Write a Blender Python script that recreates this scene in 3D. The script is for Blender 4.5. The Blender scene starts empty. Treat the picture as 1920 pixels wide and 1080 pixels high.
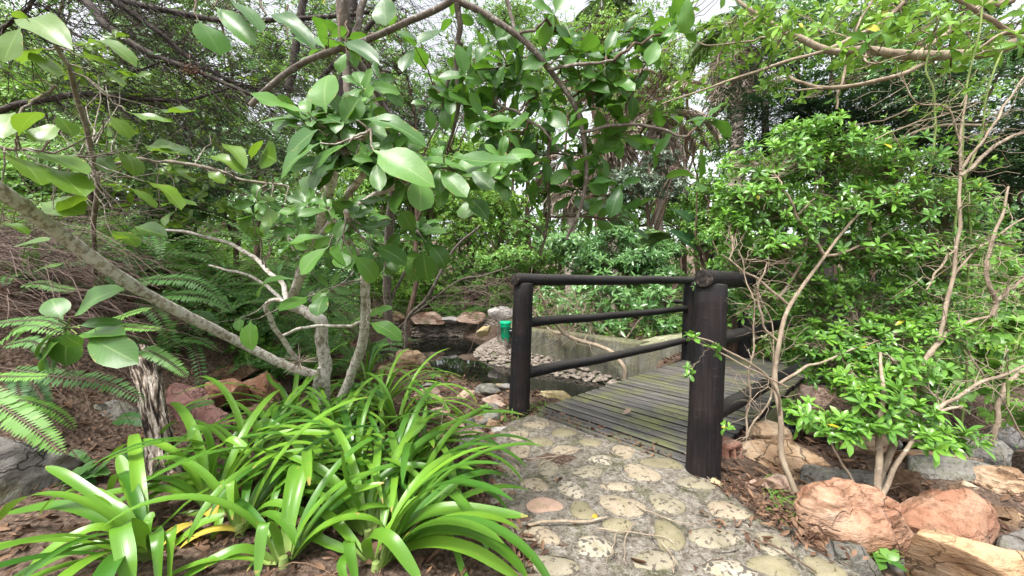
import bpy, bmesh, math
import numpy as np
from mathutils import noise, Vector

rng = np.random.default_rng(11)
scene = bpy.context.scene
col = scene.collection
EYE, FPX = 0.9, 697.0
PITCH = math.atan(13 / 697)
CP, SP = math.cos(PITCH), math.sin(PITCH)


def at(px, py, y):
    """World point seen at a photo pixel, at distance y in front of the camera."""
    u, v = (px - 960) / FPX, (540 - py) / FPX
    d = np.array([u, CP + v * SP, v * CP - SP])
    return np.array([0, 0, EYE]) + d * (y / d[1])


def gr(px, py, z=0.0):
    u, v = (px - 960) / FPX, (540 - py) / FPX
    d = np.array([u, CP + v * SP, v * CP - SP])
    return np.array([0, 0, EYE]) + d * ((z - EYE) / d[2])


def nrm(a):
    a = np.asarray(a, float)
    return a / np.maximum(np.linalg.norm(a, axis=-1, keepdims=True), 1e-9)


def smooth(t):
    t = np.clip(t, 0, 1)
    return t * t * (3 - 2 * t)


# ------------------------------------------------------------------ meshes
class Geo:
    def __init__(self):
        self.V, self.A, self.Q, self.T, self.QM, self.TM, self.n = [], [], [], [], [], [], 0

    def add(self, v, quads=None, tris=None, la=None, mat=0):
        v = np.asarray(v, float).reshape(-1, 3)
        self.V.append(v)
        self.A.append(np.full((len(v), 3), .5) if la is None else np.asarray(la, float).reshape(-1, 3))
        if quads is not None and len(quads):
            q = np.asarray(quads, int) + self.n
            self.Q.append(q); self.QM.append(np.full(len(q), mat))
        if tris is not None and len(tris):
            t = np.asarray(tris, int) + self.n
            self.T.append(t); self.TM.append(np.full(len(t), mat))
        self.n += len(v)

    def build(self, name, mats, parent=None, loc=None, flat=False):
        V = np.concatenate(self.V); A = np.concatenate(self.A)
        Q = np.concatenate(self.Q) if self.Q else np.zeros((0, 4), int)
        T = np.concatenate(self.T) if self.T else np.zeros((0, 3), int)
        M = np.concatenate([*self.QM, *self.TM])
        off = np.zeros(3)
        if parent is not None:
            off = np.array(parent.get('_base', (0, 0, 0)), float)
        elif loc is not None:
            off = np.array(loc, float)
        me = bpy.data.meshes.new(name)
        me.vertices.add(len(V)); me.vertices.foreach_set('co', (V - off).astype(np.float32).ravel())
        nl = Q.size + T.size
        me.loops.add(nl)
        me.loops.foreach_set('vertex_index', np.concatenate([Q.ravel(), T.ravel()]).astype(np.int32))
        npoly = len(Q) + len(T)
        me.polygons.add(npoly)
        ls = np.concatenate([np.arange(len(Q)) * 4, Q.size + np.arange(len(T)) * 3])
        me.polygons.foreach_set('loop_start', ls.astype(np.int32))
        me.polygons.foreach_set('material_index', M.astype(np.int32))
        me.polygons.foreach_set('use_smooth', np.full(npoly, not flat))
        at_ = me.attributes.new('la', 'FLOAT_VECTOR', 'POINT')
        at_.data.foreach_set('vector', A.astype(np.float32).ravel())
        me.update(calc_edges=True)
        for m in (mats if isinstance(mats, (list, tuple)) else [mats]):
            me.materials.append(m)
        o = bpy.data.objects.new(name, me)
        col.objects.link(o)
        if parent is not None:
            o.parent = parent
            o['_base'] = parent['_base']
        elif loc is not None:
            o.location = loc
        return o


def thing(name, label, cat, base, group=None):
    o = bpy.data.objects.new(name, None)
    col.objects.link(o)
    o.location = base; o['_base'] = [float(c) for c in base]
    o.empty_display_size = .1
    return tag(o, label, cat, group)


def tag(o, label, cat, group=None, kind=None):
    if label: o['label'] = label
    if cat: o['category'] = cat
    if group: o['group'] = group
    if kind: o['kind'] = kind
    return o


def structure(o):
    o['kind'] = 'structure'
    return o


# ---------------------------------------------------------------- curves, tubes
def catmull(P, n):
    P = np.asarray(P, float)
    if len(P) == 2:
        t = np.linspace(0, 1, n)[:, None]
        return P[0] * (1 - t) + P[1] * t
    E = np.vstack([2 * P[0] - P[1], P, 2 * P[-1] - P[-2]])
    seg = np.linspace(0, len(P) - 1 - 1e-6, n)
    i = seg.astype(int); t = (seg - i)[:, None]
    a, b, c, d = E[i], E[i + 1], E[i + 2], E[i + 3]
    return .5 * (2 * b + (c - a) * t + (2 * a - 5 * b + 4 * c - d) * t ** 2 + (3 * b - a - 3 * c + d) * t ** 3)


def wobble(P, amp, rg=None):
    rg = rg or rng
    n = len(P)
    w = np.zeros((n, 3))
    for f in (2, 5, 9):
        ph = rg.uniform(0, 6.28, 3)
        w += np.sin(np.linspace(0, f * 3.0, n)[:, None] + ph) * amp / f ** .7
    e = np.minimum(1, np.arange(n) / max(n * .12, 1))[:, None]
    return P + w * e


def tube(g, P, R, sides=8, mat=0, rough=0., rnd=.5, cap=True):
    """One round limb with parallel-transport frames."""
    P = np.asarray(P, float); n = len(P)
    R = np.interp(np.linspace(0, 1, n), np.linspace(0, 1, len(R)), R) if len(np.atleast_1d(R)) != n else np.asarray(R, float)
    T = nrm(np.gradient(P, axis=0))
    ref = np.array([0, 0, 1.]) if abs(T[0][2]) < .9 else np.array([1., 0, 0])
    N = np.zeros_like(P); N[0] = nrm(np.cross(T[0], ref))
    for i in range(1, n):
        v = N[i - 1] - T[i] * (N[i - 1] @ T[i]); N[i] = nrm(v)
    B = np.cross(T, N)
    a = np.arange(sides) / sides * 2 * math.pi
    rr = R[:, None] * (1 + (rng.normal(0, rough, (n, sides)) if rough else 0))
    if rough:
        rr = rr * (1 + rough * 1.2 * np.sin(a * 3 + rng.uniform(0, 6))[None, :])
    v = P[:, None] + rr[..., None] * (np.cos(a)[None, :, None] * N[:, None] + np.sin(a)[None, :, None] * B[:, None])
    i, j = np.meshgrid(np.arange(n - 1), np.arange(sides), indexing='ij')
    q = np.stack([i * sides + j, i * sides + (j + 1) % sides, (i + 1) * sides + (j + 1) % sides, (i + 1) * sides + j], -1).reshape(-1, 4)
    L = np.concatenate([[0], np.cumsum(np.linalg.norm(np.diff(P, axis=0), axis=1))])
    la = np.stack([np.broadcast_to(a / 6.283, (n, sides)), np.broadcast_to(L[:, None], (n, sides)), np.full((n, sides), rnd)], -1)
    g.add(v, q, la=la, mat=mat)
    if cap:
        for k, rev in ((0, 1), (n - 1, 0)):
            ring = v[k]
            c = np.vstack([ring, P[k] + T[k] * R[k] * (.18 if not rev else -.18)])
            t = [(s, (s + 1) % sides, sides) if not rev else ((s + 1) % sides, s, sides) for s in range(sides)]
            g.add(c, tris=t, la=np.full((sides + 1, 3), [0, 9., rnd]), mat=mat)


def tubes(g, P, R, sides=3, mat=0, rnd=None):
    """Many thin stalks at once: P (m,k,3), R (m,k)."""
    P = np.asarray(P, float); m, k, _ = P.shape
    if m == 0: return
    R = np.broadcast_to(np.asarray(R, float), (m, k))
    T = nrm(np.gradient(P, axis=1))
    ref = np.where(np.abs(nrm(P[:, -1] - P[:, 0])[:, 2:3]) < .8, np.array([[0, 0, 1.]]), np.array([[1., 0.1, 0]]))
    N = nrm(np.cross(T, ref[:, None])); B = np.cross(T, N)
    a = np.arange(sides) / sides * 2 * math.pi
    v = P[:, :, None] + R[:, :, None, None] * (np.cos(a)[:, None] * N[:, :, None] + np.sin(a)[:, None] * B[:, :, None])
    i, j = np.meshgrid(np.arange(k - 1), np.arange(sides), indexing='ij')
    q = np.stack([i * sides + j, i * sides + (j + 1) % sides, (i + 1) * sides + (j + 1) % sides, (i + 1) * sides + j], -1).reshape(-1, 4)
    q = (np.arange(m)[:, None, None] * (k * sides) + q).reshape(-1, 4)
    r = rng.uniform(0, 1, m) if rnd is None else np.broadcast_to(rnd, m)
    la = np.zeros((m, k, sides, 3)); la[..., 0] = a / 6.283; la[..., 1] = np.linspace(0, 1, k)[None, :, None]; la[..., 2] = r[:, None, None]
    g.add(v, q, la=la, mat=mat)


def bent(start, end, k=5, sag=.15, jit=.04):
    """Curved stalks from start to end points (m,3)->(m,k,3)."""
    s, e = np.asarray(start, float), np.asarray(end, float)
    m = len(s); L = np.linalg.norm(e - s, axis=1)
    t = np.linspace(0, 1, k)[None, :, None]
    P = s[:, None] * (1 - t) + e[:, None] * t
    off = rng.normal(0, 1, (m, 1, 3)) * (sag * L)[:, None, None]
    P = P + off * (t * (1 - t) * 2)
    j = rng.normal(0, 1, (m, k, 3)) * (jit * L)[:, None, None]
    j[:, 0] = 0; j[:, -1] = 0
    return P + j


# ------------------------------------------------------------------ leaves
def leaf_tmpl(n=3, w=.2, shape='obov', fold=.25, droop=.5, pet=.1, wave=0., cols=3):
    t = np.linspace(0, 1, n + 1)
    s = np.clip((t - pet) / (1 - pet), 0, 1)
    if shape == 'obov':
        p = s ** .85 * (1 - s) ** .55; p = p / (.607 ** .85 * .393 ** .55)
    elif shape == 'lance':
        p = np.sin(math.pi * s) ** .9
    elif shape == 'ovate':
        p = s ** .5 * (1 - s) ** .75; p = p / (.4 ** .5 * .6 ** .75)
    else:
        p = np.minimum(1, s * 5) * (1 - s ** 4)
    W = w * np.maximum(p, .035); W[-1] = w * .02
    ang = -droop * (t - .25)
    dt = 1 / n
    y = np.concatenate([[0], np.cumsum(np.cos((ang[1:] + ang[:-1]) / 2) * dt)])
    z = np.concatenate([[0], np.cumsum(np.sin((ang[1:] + ang[:-1]) / 2) * dt)])
    c = np.linspace(-1, 1, cols)
    X = W[:, None] * c[None]
    Z = z[:, None] + fold * W[:, None] * np.abs(c)[None] + wave * W[:, None] * np.sin(t * 11)[:, None] * c[None] ** 2 * np.sign(c)[None]
    Y = np.broadcast_to(y[:, None], X.shape)
    v = np.stack([X, Y, Z], -1).reshape(-1, 3)
    uv = np.stack([np.broadcast_to(c * .5 + .5, X.shape), np.broadcast_to(t[:, None], X.shape)], -1).reshape(-1, 2)
    i, j = np.meshgrid(np.arange(n), np.arange(cols - 1), indexing='ij')
    q = np.stack([i * cols + j, i * cols + j + 1, (i + 1) * cols + j + 1, (i + 1) * cols + j], -1).reshape(-1, 4)
    return v, q, uv


def put_leaves(g, tm, pos, dirs, up, size, wid=1., rnd=None, mat=0):
    """Copies of the leaf templates tm at pos, pointing along dirs, blade facing up."""
    pos = np.asarray(pos, float).reshape(-1, 3); m = len(pos)
    if m == 0: return
    d = nrm(np.broadcast_to(dirs, (m, 3))); u = np.broadcast_to(up, (m, 3)) + rng.normal(0, .01, (m, 3))
    x = nrm(np.cross(d, u)); z = np.cross(x, d)
    size = np.broadcast_to(size, m); wid = np.broadcast_to(wid, m)
    r = rng.uniform(0, 1, m) if rnd is None else np.broadcast_to(rnd, m)
    which = rng.integers(0, len(tm), m)
    for k, (v, q, uv) in enumerate(tm):
        s = np.where(which == k)[0]
        if not len(s): continue
        vv = pos[s][:, None] + size[s][:, None, None] * (v[None, :, 0:1] * wid[s][:, None, None] * x[s][:, None] + v[None, :, 1:2] * d[s][:, None] + v[None, :, 2:3] * z[s][:, None])
        qq = (np.arange(len(s))[:, None, None] * len(v) + q[None]).reshape(-1, 4)
        la = np.empty((len(s), len(v), 3)); la[..., :2] = uv[None]; la[..., 2] = r[s][:, None]
        g.add(vv, qq, la=la, mat=mat)


def rosettes(g, tm, pos, axis, n, size, lo=45, hi=95, mat=0, rnd=None, jit=.25, back=0.):
    """Whorls of n leaves round an axis at every pos; returns nothing."""
    pos = np.asarray(pos, float).reshape(-1, 3); m = len(pos)
    if m == 0: return
    axis = nrm(axis)
    ref = np.where(np.abs(axis[:, 2:3]) < .9, np.array([[0, 0, 1.]]), np.array([[1., 0, 0]]))
    e1 = nrm(np.cross(axis, ref)); e2 = np.cross(axis, e1)
    k = np.arange(n)
    az = k[None] * 2.4 + rng.uniform(0, 6.28, (m, 1)) + rng.normal(0, jit, (m, n))
    el = np.radians(lo + (hi - lo) * (1 - k / max(n - 1, 1))[None] + rng.normal(0, 9, (m, n)))
    d = np.cos(el)[..., None] * axis[:, None] + np.sin(el)[..., None] * (np.cos(az)[..., None] * e1[:, None] + np.sin(az)[..., None] * e2[:, None])
    sz = np.broadcast_to(size, m)[:, None] * rng.uniform(.65, 1.1, (m, n)) * (1 - .25 * (k / n))[None]
    p = pos[:, None] - axis[:, None] * (back * (1 - k / n))[None, :, None] * sz[..., None]
    r = None if rnd is None else np.where(rng.uniform(0, 1, (m, n)) < .004, 1., np.clip(np.broadcast_to(rnd, m)[:, None] + rng.normal(0, .15, (m, n)), 0, .98)).ravel()
    upv = np.broadcast_to(axis[:, None], (m, n, 3)) + rng.normal(0, .25, (m, n, 3))
    put_leaves(g, tm, p.reshape(-1, 3), d.reshape(-1, 3), upv.reshape(-1, 3), sz.ravel(), rnd=r, mat=mat)


def clump_points(C, dens=1.):
    """C rows: px, py, depth, half-width px, half-height px, half-depth m, count -> points, axes, clump index."""
    P, A, I = [], [], []
    for i, (px, py, D, rx, rz, ry, n) in enumerate(C):
        n = max(1, int(n * dens))
        c = at(px, py, D); s = D / FPX
        q = nrm(rng.normal(0, 1, (n, 3))) * (rng.uniform(0, 1, (n, 1)) ** .45)
        q *= (1 + .25 * np.sin(q[:, :1] * 7 + i) * np.cos(q[:, 2:] * 5))
        P.append(c + q * np.array([rx * s, ry, rz * s])); A.append(q + np.array([0, -.25, .75]) + rng.normal(0, .25, (n, 3)))
        I.append(np.full(n, i))
    return np.concatenate(P), nrm(np.concatenate(A)), np.concatenate(I)


def px_path(pts, n=24, wob=0., D0=None):
    P = catmull([at(*p) for p in pts], n)
    return wobble(P, wob) if wob else P


def woody(root, limbs, bark, names=('trunk', 'branch'), sides=9, rough=.05):
    """limbs: (px path, r0, r1[, wobble]); first is the trunk. Returns sample points and radii."""
    S = []
    for i, l in enumerate(limbs):
        pts, r0, r1 = l[:3]; wb = l[3] if len(l) > 3 else r0 * .35
        P = px_path(pts, max(10, 7 * len(pts)), wb)
        g = Geo(); tube(g, P, np.array([r0, r0 * .8 + r1 * .2, (r0 + r1) / 2, r1]), sides, rough=rough, rnd=rng.uniform())
        g.build(names[0] if i == 0 else names[1], bark, root)
        S.append(P)
    return np.concatenate(S)


def crown(root, S, P, A, I, tm, n, size, leafm, bark, tw=.0022, name='crown', lo=45, hi=95, rnd=None, twig_share=1., bigtw=.005, **kw):
    """Leaf whorls at P joined by twigs to the nearest limb sample S (clump by clump)."""
    g = Geo()
    for c in np.unique(I):
        s = np.where(I == c)[0]
        ctr = P[s].mean(0)
        a = S[np.argmin(np.linalg.norm(S - ctr, axis=1) + .35 * np.maximum(0, S[:, 2] - ctr[2]))]
        L = np.linalg.norm(ctr - a)
        b = bent(a[None], ctr[None], 9, .12, .02)
        tubes(g, b, np.linspace(bigtw, bigtw * .6, 9)[None], 5, mat=1)
        k = s[rng.uniform(0, 1, len(s)) < twig_share]
        f = np.clip(rng.integers(3, 9, len(k)), 0, 8)
        tubes(g, bent(b[0][f], P[k], 5, .12, .03), np.linspace(tw * 1.5, tw * .7, 5)[None], 3, mat=1)
    rosettes(g, tm, P, A, n, size, lo, hi, rnd=rnd, **kw)
    return g.build(name, [leafm, bark], root)
# ------------------------------------------------------------------ materials
class NT:
    def __init__(s, name):
        s.m = bpy.data.materials.new(name); s.m.use_nodes = True
        s.t = s.m.node_tree; s.t.nodes.clear()
        s.out = s.n('ShaderNodeOutputMaterial')

    def n(s, typ, **kw):
        x = s.t.nodes.new(typ)
        for k, v in kw.items(): setattr(x, k, v)
        return x

    def l(s, a, b): s.t.links.new(a, b)

    def val(s, sock, v):
        if hasattr(v, 'links'): s.l(v, sock)
        else: sock.default_value = (*v, 1) if isinstance(v, tuple) and len(v) == 3 and sock.type == 'RGBA' else v

    def noise(s, vec, scale, detail=5, rough=.55, dist=0.):
        x = s.n('ShaderNodeTexNoise'); x.inputs['Scale'].default_value = scale; x.inputs['Detail'].default_value = detail
        x.inputs['Roughness'].default_value = rough; x.inputs['Distortion'].default_value = dist
        if vec is not None: s.l(vec, x.inputs['Vector'])
        return x.outputs['Fac']

    def voro(s, vec, scale, feature='F1', out='Distance'):
        x = s.n('ShaderNodeTexVoronoi', feature=feature); x.inputs['Scale'].default_value = scale
        s.l(vec, x.inputs['Vector']); return x.outputs[out]

    def ramp(s, f, stops):
        x = s.n('ShaderNodeValToRGB'); e = x.color_ramp.elements
        while len(e) < len(stops): e.new(.5)
        for k, (p, c) in enumerate(stops):
            e[k].position = p; e[k].color = (*c, 1) if isinstance(c, tuple) else (c, c, c, 1)
        s.l(f, x.inputs['Fac']); return x.outputs['Color']

    def mix(s, f, a, b, mode='MIX'):
        x = s.n('ShaderNodeMix', data_type='RGBA', blend_type=mode)
        s.val(x.inputs[0], f); s.val(x.inputs[6], a); s.val(x.inputs[7], b)
        return x.outputs[2]

    def math(s, op, a, b=0., c=0.):
        x = s.n('ShaderNodeMath', operation=op)
        for k, v in enumerate((a, b, c)): s.val(x.inputs[k], v)
        return x.outputs[0]

    def obj(s, scale=None):
        x = s.n('ShaderNodeTexCoord').outputs['Object']
        if scale:
            m = s.n('ShaderNodeMapping'); m.inputs['Scale'].default_value = scale; s.l(x, m.inputs['Vector']); x = m.outputs['Vector']
        return x

    def geo_pos(s): return s.n('ShaderNodeNewGeometry').outputs['Position']

    def up(s):
        x = s.n('ShaderNodeSeparateXYZ'); s.l(s.n('ShaderNodeNewGeometry').outputs['Normal'], x.inputs[0]); return x.outputs['Z']

    def la(s):
        a = s.n('ShaderNodeAttribute', attribute_name='la'); x = s.n('ShaderNodeSeparateXYZ'); s.l(a.outputs['Vector'], x.inputs[0])
        return a.outputs['Vector'], x.outputs

    def bump(s, h, strength=.5, dist=.01, normal=None):
        x = s.n('ShaderNodeBump'); x.inputs['Strength'].default_value = strength; x.inputs['Distance'].default_value = dist
        s.l(h, x.inputs['Height'])
        if normal is not None: s.l(normal, x.inputs['Normal'])
        return x.outputs['Normal']

    def bsdf(s, color, rough=.6, spec=.5, normal=None, **kw):
        b = s.n('ShaderNodeBsdfPrincipled')
        s.val(b.inputs['Base Color'], color); s.val(b.inputs['Roughness'], rough); s.val(b.inputs['Specular IOR Level'], spec)
        if normal is not None: s.l(normal, b.inputs['Normal'])
        for k, v in kw.items(): s.val(b.inputs[k.replace('_', ' ')], v)
        return b.outputs[0]

    def done(s, sh):
        s.l(sh, s.out.inputs['Surface']); return s.m


def leaf_mat(name, dark, light, trans=(.12, .26, .03), tr=.3, rough=.35, rib=None, veins=0., spec=.5, old=None, keel=0., worn=0.):
    t = NT(name); vec, (u, v, r) = t.la()
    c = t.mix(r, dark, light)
    if old:   # a few leaves have turned
        c = t.mix(t.math('GREATER_THAN', r, .9995), c, old)
    nz = t.noise(t.geo_pos(), 30, 3)
    c = t.mix(t.math('MULTIPLY', nz, .45), c, t.mix(1., c, (.62, .7, .5), 'MULTIPLY'))
    ax = t.math('ABSOLUTE', t.math('SUBTRACT', u, .5))
    nor = None
    if rib:
        k = t.math('SUBTRACT', 1., t.math('MINIMUM', t.math('MULTIPLY', ax, 24.), 1.))
        c = t.mix(t.math('MULTIPLY', k, .75), c, rib)
    if veins:
        w = t.n('ShaderNodeTexWave', wave_type='BANDS', bands_direction='Y')
        cmb = t.n('ShaderNodeCombineXYZ'); t.l(t.math('SUBTRACT', v, t.math('MULTIPLY', ax, .55)), cmb.inputs[1]); t.l(r, cmb.inputs[2])
        t.l(cmb.outputs[0], w.inputs['Vector']); w.inputs['Scale'].default_value = veins
        c = t.mix(t.math('MULTIPLY', t.math('POWER', w.outputs['Fac'], 6.), .13), c, rib or light)
        nor = t.bump(t.noise(t.geo_pos(), 60, 2), .12, .004)
    if keel:
        w = t.n('ShaderNodeTexWave', wave_type='BANDS', bands_direction='X'); t.l(vec, w.inputs['Vector']); w.inputs['Scale'].default_value = keel
        nor = t.bump(w.outputs['Fac'], .05, .002)
        c = t.mix(t.math('MULTIPLY', t.math('SUBTRACT', 1., t.math('MINIMUM', t.math('MULTIPLY', v, 5.), 1.)), .7), c, (.42, .5, .2))
        c = t.mix(t.math('MULTIPLY', w.outputs['Fac'], .10), c, light)
    if worn:   # insect damage, scorched rims and dry tips
        wn = t.noise(t.geo_pos(), 46, 5, .6); ed = t.math('MULTIPLY', t.math('SUBTRACT', ax, .40), 1.1)
        if keel: ed = t.math('MULTIPLY', t.math('MAXIMUM', t.math('SUBTRACT', v, .93), 0.), t.math('MULTIPLY', r, 5.))
        f = t.math('ADD', wn, ed)
        c = t.mix(t.ramp(f, [(.70 - worn * .5, 0.), (.74 - worn * .5, .85)]), c, t.mix(wn, (.12, .07, .02), (.42, .33, .12)))
        c = t.mix(t.ramp(t.noise(t.geo_pos(), 9, 3), [(.35, 0.), (.7, .38)]), c, t.mix(1., c, (1.5, 1.25, .9), 'MULTIPLY'))
    p = t.bsdf(c, rough, spec * .8, nor)
    tl = t.n('ShaderNodeBsdfTranslucent'); t.val(tl.inputs['Color'], t.mix(.55, c, trans)) 
    ms = t.n('ShaderNodeMixShader'); ms.inputs[0].default_value = tr * .75
    t.l(p, ms.inputs[1]); t.l(tl.outputs[0], ms.inputs[2])
    return t.done(ms.outputs[0])


def bark_mat(name, a, b, lichen=None, lich_amt=.5, scale=18., stretch=(1, 1, .35), bump=.6, dist=.01, rough=.85):
    t = NT(name); o = t.obj(stretch)
    n1 = t.noise(o, scale, 8, .65); n2 = t.noise(t.obj((1, 1, .8)), scale * 1.6, 7, .7, .3)
    c = t.ramp(n1, [(.32, a), (.68, b)])
    if lichen:
        c = t.mix(t.ramp(n2, [(.62 - lich_amt * .25, 0.), (.68 - lich_amt * .2, .85)]), c, t.mix(n1, tuple(x * .7 for x in lichen), lichen))
    return t.done(t.bsdf(c, rough, .25, t.bump(n1, bump, dist)))


def furrow_mat():
    t = NT('furrowed_bark'); vec, _ = t.la(); mp = t.n('ShaderNodeMapping'); mp.inputs['Scale'].default_value = (22, 9, 0); t.l(vec, mp.inputs['Vector']); o = mp.outputs['Vector']; d = t.noise(t.obj(), 16, 4)
    n1 = t.noise(o, 1., 4, .55, .5); n2 = t.noise(t.obj((1, 1, .5)), 60, 5, .7)
    h = t.math('ADD', n1, t.math('MULTIPLY', t.math('SUBTRACT', d, .5), .12))
    c = t.ramp(h, [(.40, (.012, .009, .008)), (.49, (.14, .10, .075)), (.54, (.42, .35, .29)), (.68, (.58, .52, .46))])
    c = t.mix(t.ramp(n2, [(.35, .7), (.5, 0.)]), c, (.10, .07, .055))
    return t.done(t.bsdf(c, .9, .2, t.bump(h, 1., .05)))


def rock_mat(name, a, b, c2, speck=None, scale=5., layer=0., moss=0., tint=None):
    t = NT(name); o = t.obj()
    oi = t.n('ShaderNodeObjectInfo').outputs['Random']
    sh = t.n('ShaderNodeVectorMath', operation='ADD'); t.l(o, sh.inputs[0])
    cb = t.n('ShaderNodeCombineXYZ')
    for k, f in enumerate((17., 31., 7.)): t.l(t.math('MULTIPLY', oi, f), cb.inputs[k])
    t.l(cb.outputs[0], sh.inputs[1]); o = sh.outputs[0]
    n1 = t.noise(o, scale, 6, .6, .6); n2 = t.noise(o, scale * 7, 8, .7); n3 = t.noise(o, scale * .45, 3)
    c = t.ramp(n1, [(.3, a), (.5, b), (.7, c2)])
    c = t.mix(t.ramp(n2, [(.36, .6), (.5, 0.)]), c, t.mix(1., c, (.42, .36, .33), 'MULTIPLY'))
    c = t.mix(t.ramp(t.noise(o, scale * 3, 7, .7, .5), [(.52, 0.), (.72, .32)]), c, t.mix(.5, c, (.55, .5, .44)))
    h = t.math('ADD', n1, t.math('MULTIPLY', n2, .35))
    if layer:
        m = t.n('ShaderNodeMapping'); m.inputs['Rotation'].default_value = (.5, .7, .2); m.inputs['Scale'].default_value = (1, 1, layer); t.l(o, m.inputs['Vector'])
        n4 = t.noise(m.outputs[0], 4, 5, .6, .4)
        c = t.mix(t.ramp(n4, [(.40, .8), (.47, 0.)]), c, t.mix(1., c, (.45, .36, .3), 'MULTIPLY'))
        h = t.math('ADD', h, t.math('MULTIPLY', n4, 1.4))
    ds = t.n('ShaderNodeVectorMath', operation='ADD'); t.l(o, ds.inputs[0]); dn = t.n('ShaderNodeTexNoise'); dn.inputs['Scale'].default_value = scale * 2; dn.inputs['Detail'].default_value = 5; t.l(o, dn.inputs['Vector'])
    dm = t.n('ShaderNodeVectorMath', operation='SCALE'); dm.inputs['Scale'].default_value = .22; t.l(dn.outputs['Color'], dm.inputs[0]); t.l(dm.outputs[0], ds.inputs[1])
    ck = t.voro(ds.outputs[0], scale * 1.1, 'DISTANCE_TO_EDGE'); ckm = t.ramp(ck, [(.0, 1.), (.022, 0.)])
    ckm = t.math('MULTIPLY', ckm, t.ramp(n3, [(.42, 0.), (.55, 1.)]))
    c = t.mix(t.math('MULTIPLY', ckm, .55), c, t.mix(1., c, (.2, .16, .14), 'MULTIPLY')); h = t.math('SUBTRACT', h, t.math('MULTIPLY', ckm, .3))
    c = t.mix(1., c, (.80, .80, .82), 'MULTIPLY')
    if speck:
        c = t.mix(t.ramp(t.noise(o, 55, 4, .6), [(.60, 0.), (.64, .85)]), c, speck)
    if moss:
        c = t.mix(t.math('MULTIPLY', t.ramp(t.noise(o, 9, 5), [(.45, 0.), (.7, 1.)]), moss), c, (.09, .105, .025))
    return t.done(t.bsdf(c, .82, .25, t.bump(h, 1., .03)))


M = {}
# broad leathery leaves: the little tree in front
M['broad'] = leaf_mat('broad_leaf', (.03, .10, .016), (.10, .24, .04), (.20, .42, .03), .34, .40, rib=(.20, .30, .11), veins=3.4, spec=.5, worn=.06)
M['broad_dark'] = leaf_mat('broad_leaf_dark', (.022, .08, .016), (.08, .20, .035), (.22, .48, .03), .42, .38, rib=(.12, .2, .07), veins=3.2, spec=.5, worn=.05)
M['broad_yel'] = leaf_mat('broad_leaf_sunny', (.05, .12, .012), (.12, .22, .03), (.30, .50, .03), .45, .33, rib=(.2, .3, .08), veins=3.2, spec=.5, worn=.06)
M['shrub'] = leaf_mat('shrub_leaf', (.03, .11, .03), (.19, .39, .05), (.25, .5, .04), .3, .3, rib=(.16, .3, .06), spec=.55, old=(.40, .36, .03))
M['bright'] = leaf_mat('bright_leaf', (.06, .17, .02), (.24, .42, .06), (.32, .55, .06), .35, .4, spec=.4, old=(.45, .42, .06))
M['mid'] = leaf_mat('mid_leaf', (.05, .15, .025), (.20, .37, .07), (.30, .55, .05), .33, .38, spec=.45, old=(.5, .42, .06))
M['cool'] = leaf_mat('cool_leaf', (.04, .13, .035), (.15, .29, .085), (.2, .42, .06), .25, .27, spec=.7)
M['silver'] = leaf_mat('silver_leaf', (.06, .10, .06), (.16, .22, .15), (.2, .3, .15), .22, .3, spec=.8)
M['yew'] = leaf_mat('dark_needle_leaf', (.008, .028, .010), (.022, .06, .018), (.03, .09, .02), .18, .5, spec=.3)
M['strap'] = leaf_mat('strap_leaf', (.03, .12, .016), (.15, .31, .032), (.26, .5, .03), .26, .31, spec=.5, keel=3., worn=.05)
M['strap_old'] = leaf_mat('yellowed_strap_leaf', (.5, .38, .05), (.62, .5, .1), (.6, .5, .05), .3, .5, keel=3.)
M['strap_base'] = leaf_mat('strap_leaf_base', (.20, .30, .08), (.36, .44, .16), (.4, .5, .1), .2, .4)
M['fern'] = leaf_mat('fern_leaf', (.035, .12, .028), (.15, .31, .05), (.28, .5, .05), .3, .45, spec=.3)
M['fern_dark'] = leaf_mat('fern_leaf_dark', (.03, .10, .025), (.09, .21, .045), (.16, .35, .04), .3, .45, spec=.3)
M['banana'] = leaf_mat('banana_leaf', (.015, .05, .02), (.04, .10, .035), (.10, .24, .05), .2, .3, spec=.5, rib=(.15, .22, .1), veins=9.)
M['palm'] = leaf_mat('palm_leaf', (.06, .12, .03), (.13, .2, .07), (.2, .35, .06), .25, .4)
M['skirt'] = leaf_mat('dead_palm_leaf', (.25, .18, .15), (.56, .46, .40), (.3, .2, .15), .15, .8, spec=.1)
M['litter'] = leaf_mat('leaf_litter', (.055, .028, .02), (.25, .15, .10), (.2, .1, .06), .1, .8, spec=.15)
M['stalk'] = leaf_mat('dry_stalk', (.05, .03, .026), (.25, .18, .155), (.2, .12, .1), .05, .7, spec=.2)
M['grass'] = leaf_mat('grass_blade', (.08, .18, .02), (.17, .32, .05), (.3, .5, .05), .3, .45)
M['autumn'] = leaf_mat('fallen_yellow_leaf', (.55, .28, .02), (.62, .36, .04), (.6, .3, .02), .2, .5)
M['bark_pale'] = bark_mat('pale_lichen_bark', (.15, .115, .085), (.40, .34, .27), (.66, .63, .57), .75, 30, bump=.8, dist=.006)
M['bark_grey'] = bark_mat('grey_bark', (.10, .08, .06), (.27, .23, .18), (.5, .48, .42), .35, 30, bump=.7, dist=.005)
M['bark_grey2'] = bark_mat('grey_brown_bark', (.07, .055, .045), (.19, .16, .13), (.4, .38, .33), .25, 30)
M['bark_brown'] = bark_mat('brown_bark', (.055, .035, .025), (.15, .10, .07), (.3, .27, .2), .1, 28)
M['bark_dark'] = bark_mat('dark_bark', (.025, .02, .018), (.075, .06, .05), (.3, .28, .24), .05, 26)
M['bark_tan'] = bark_mat('tan_bark', (.17, .125, .09), (.36, .29, .21), (.5, .46, .36), .2, 26)
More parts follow.
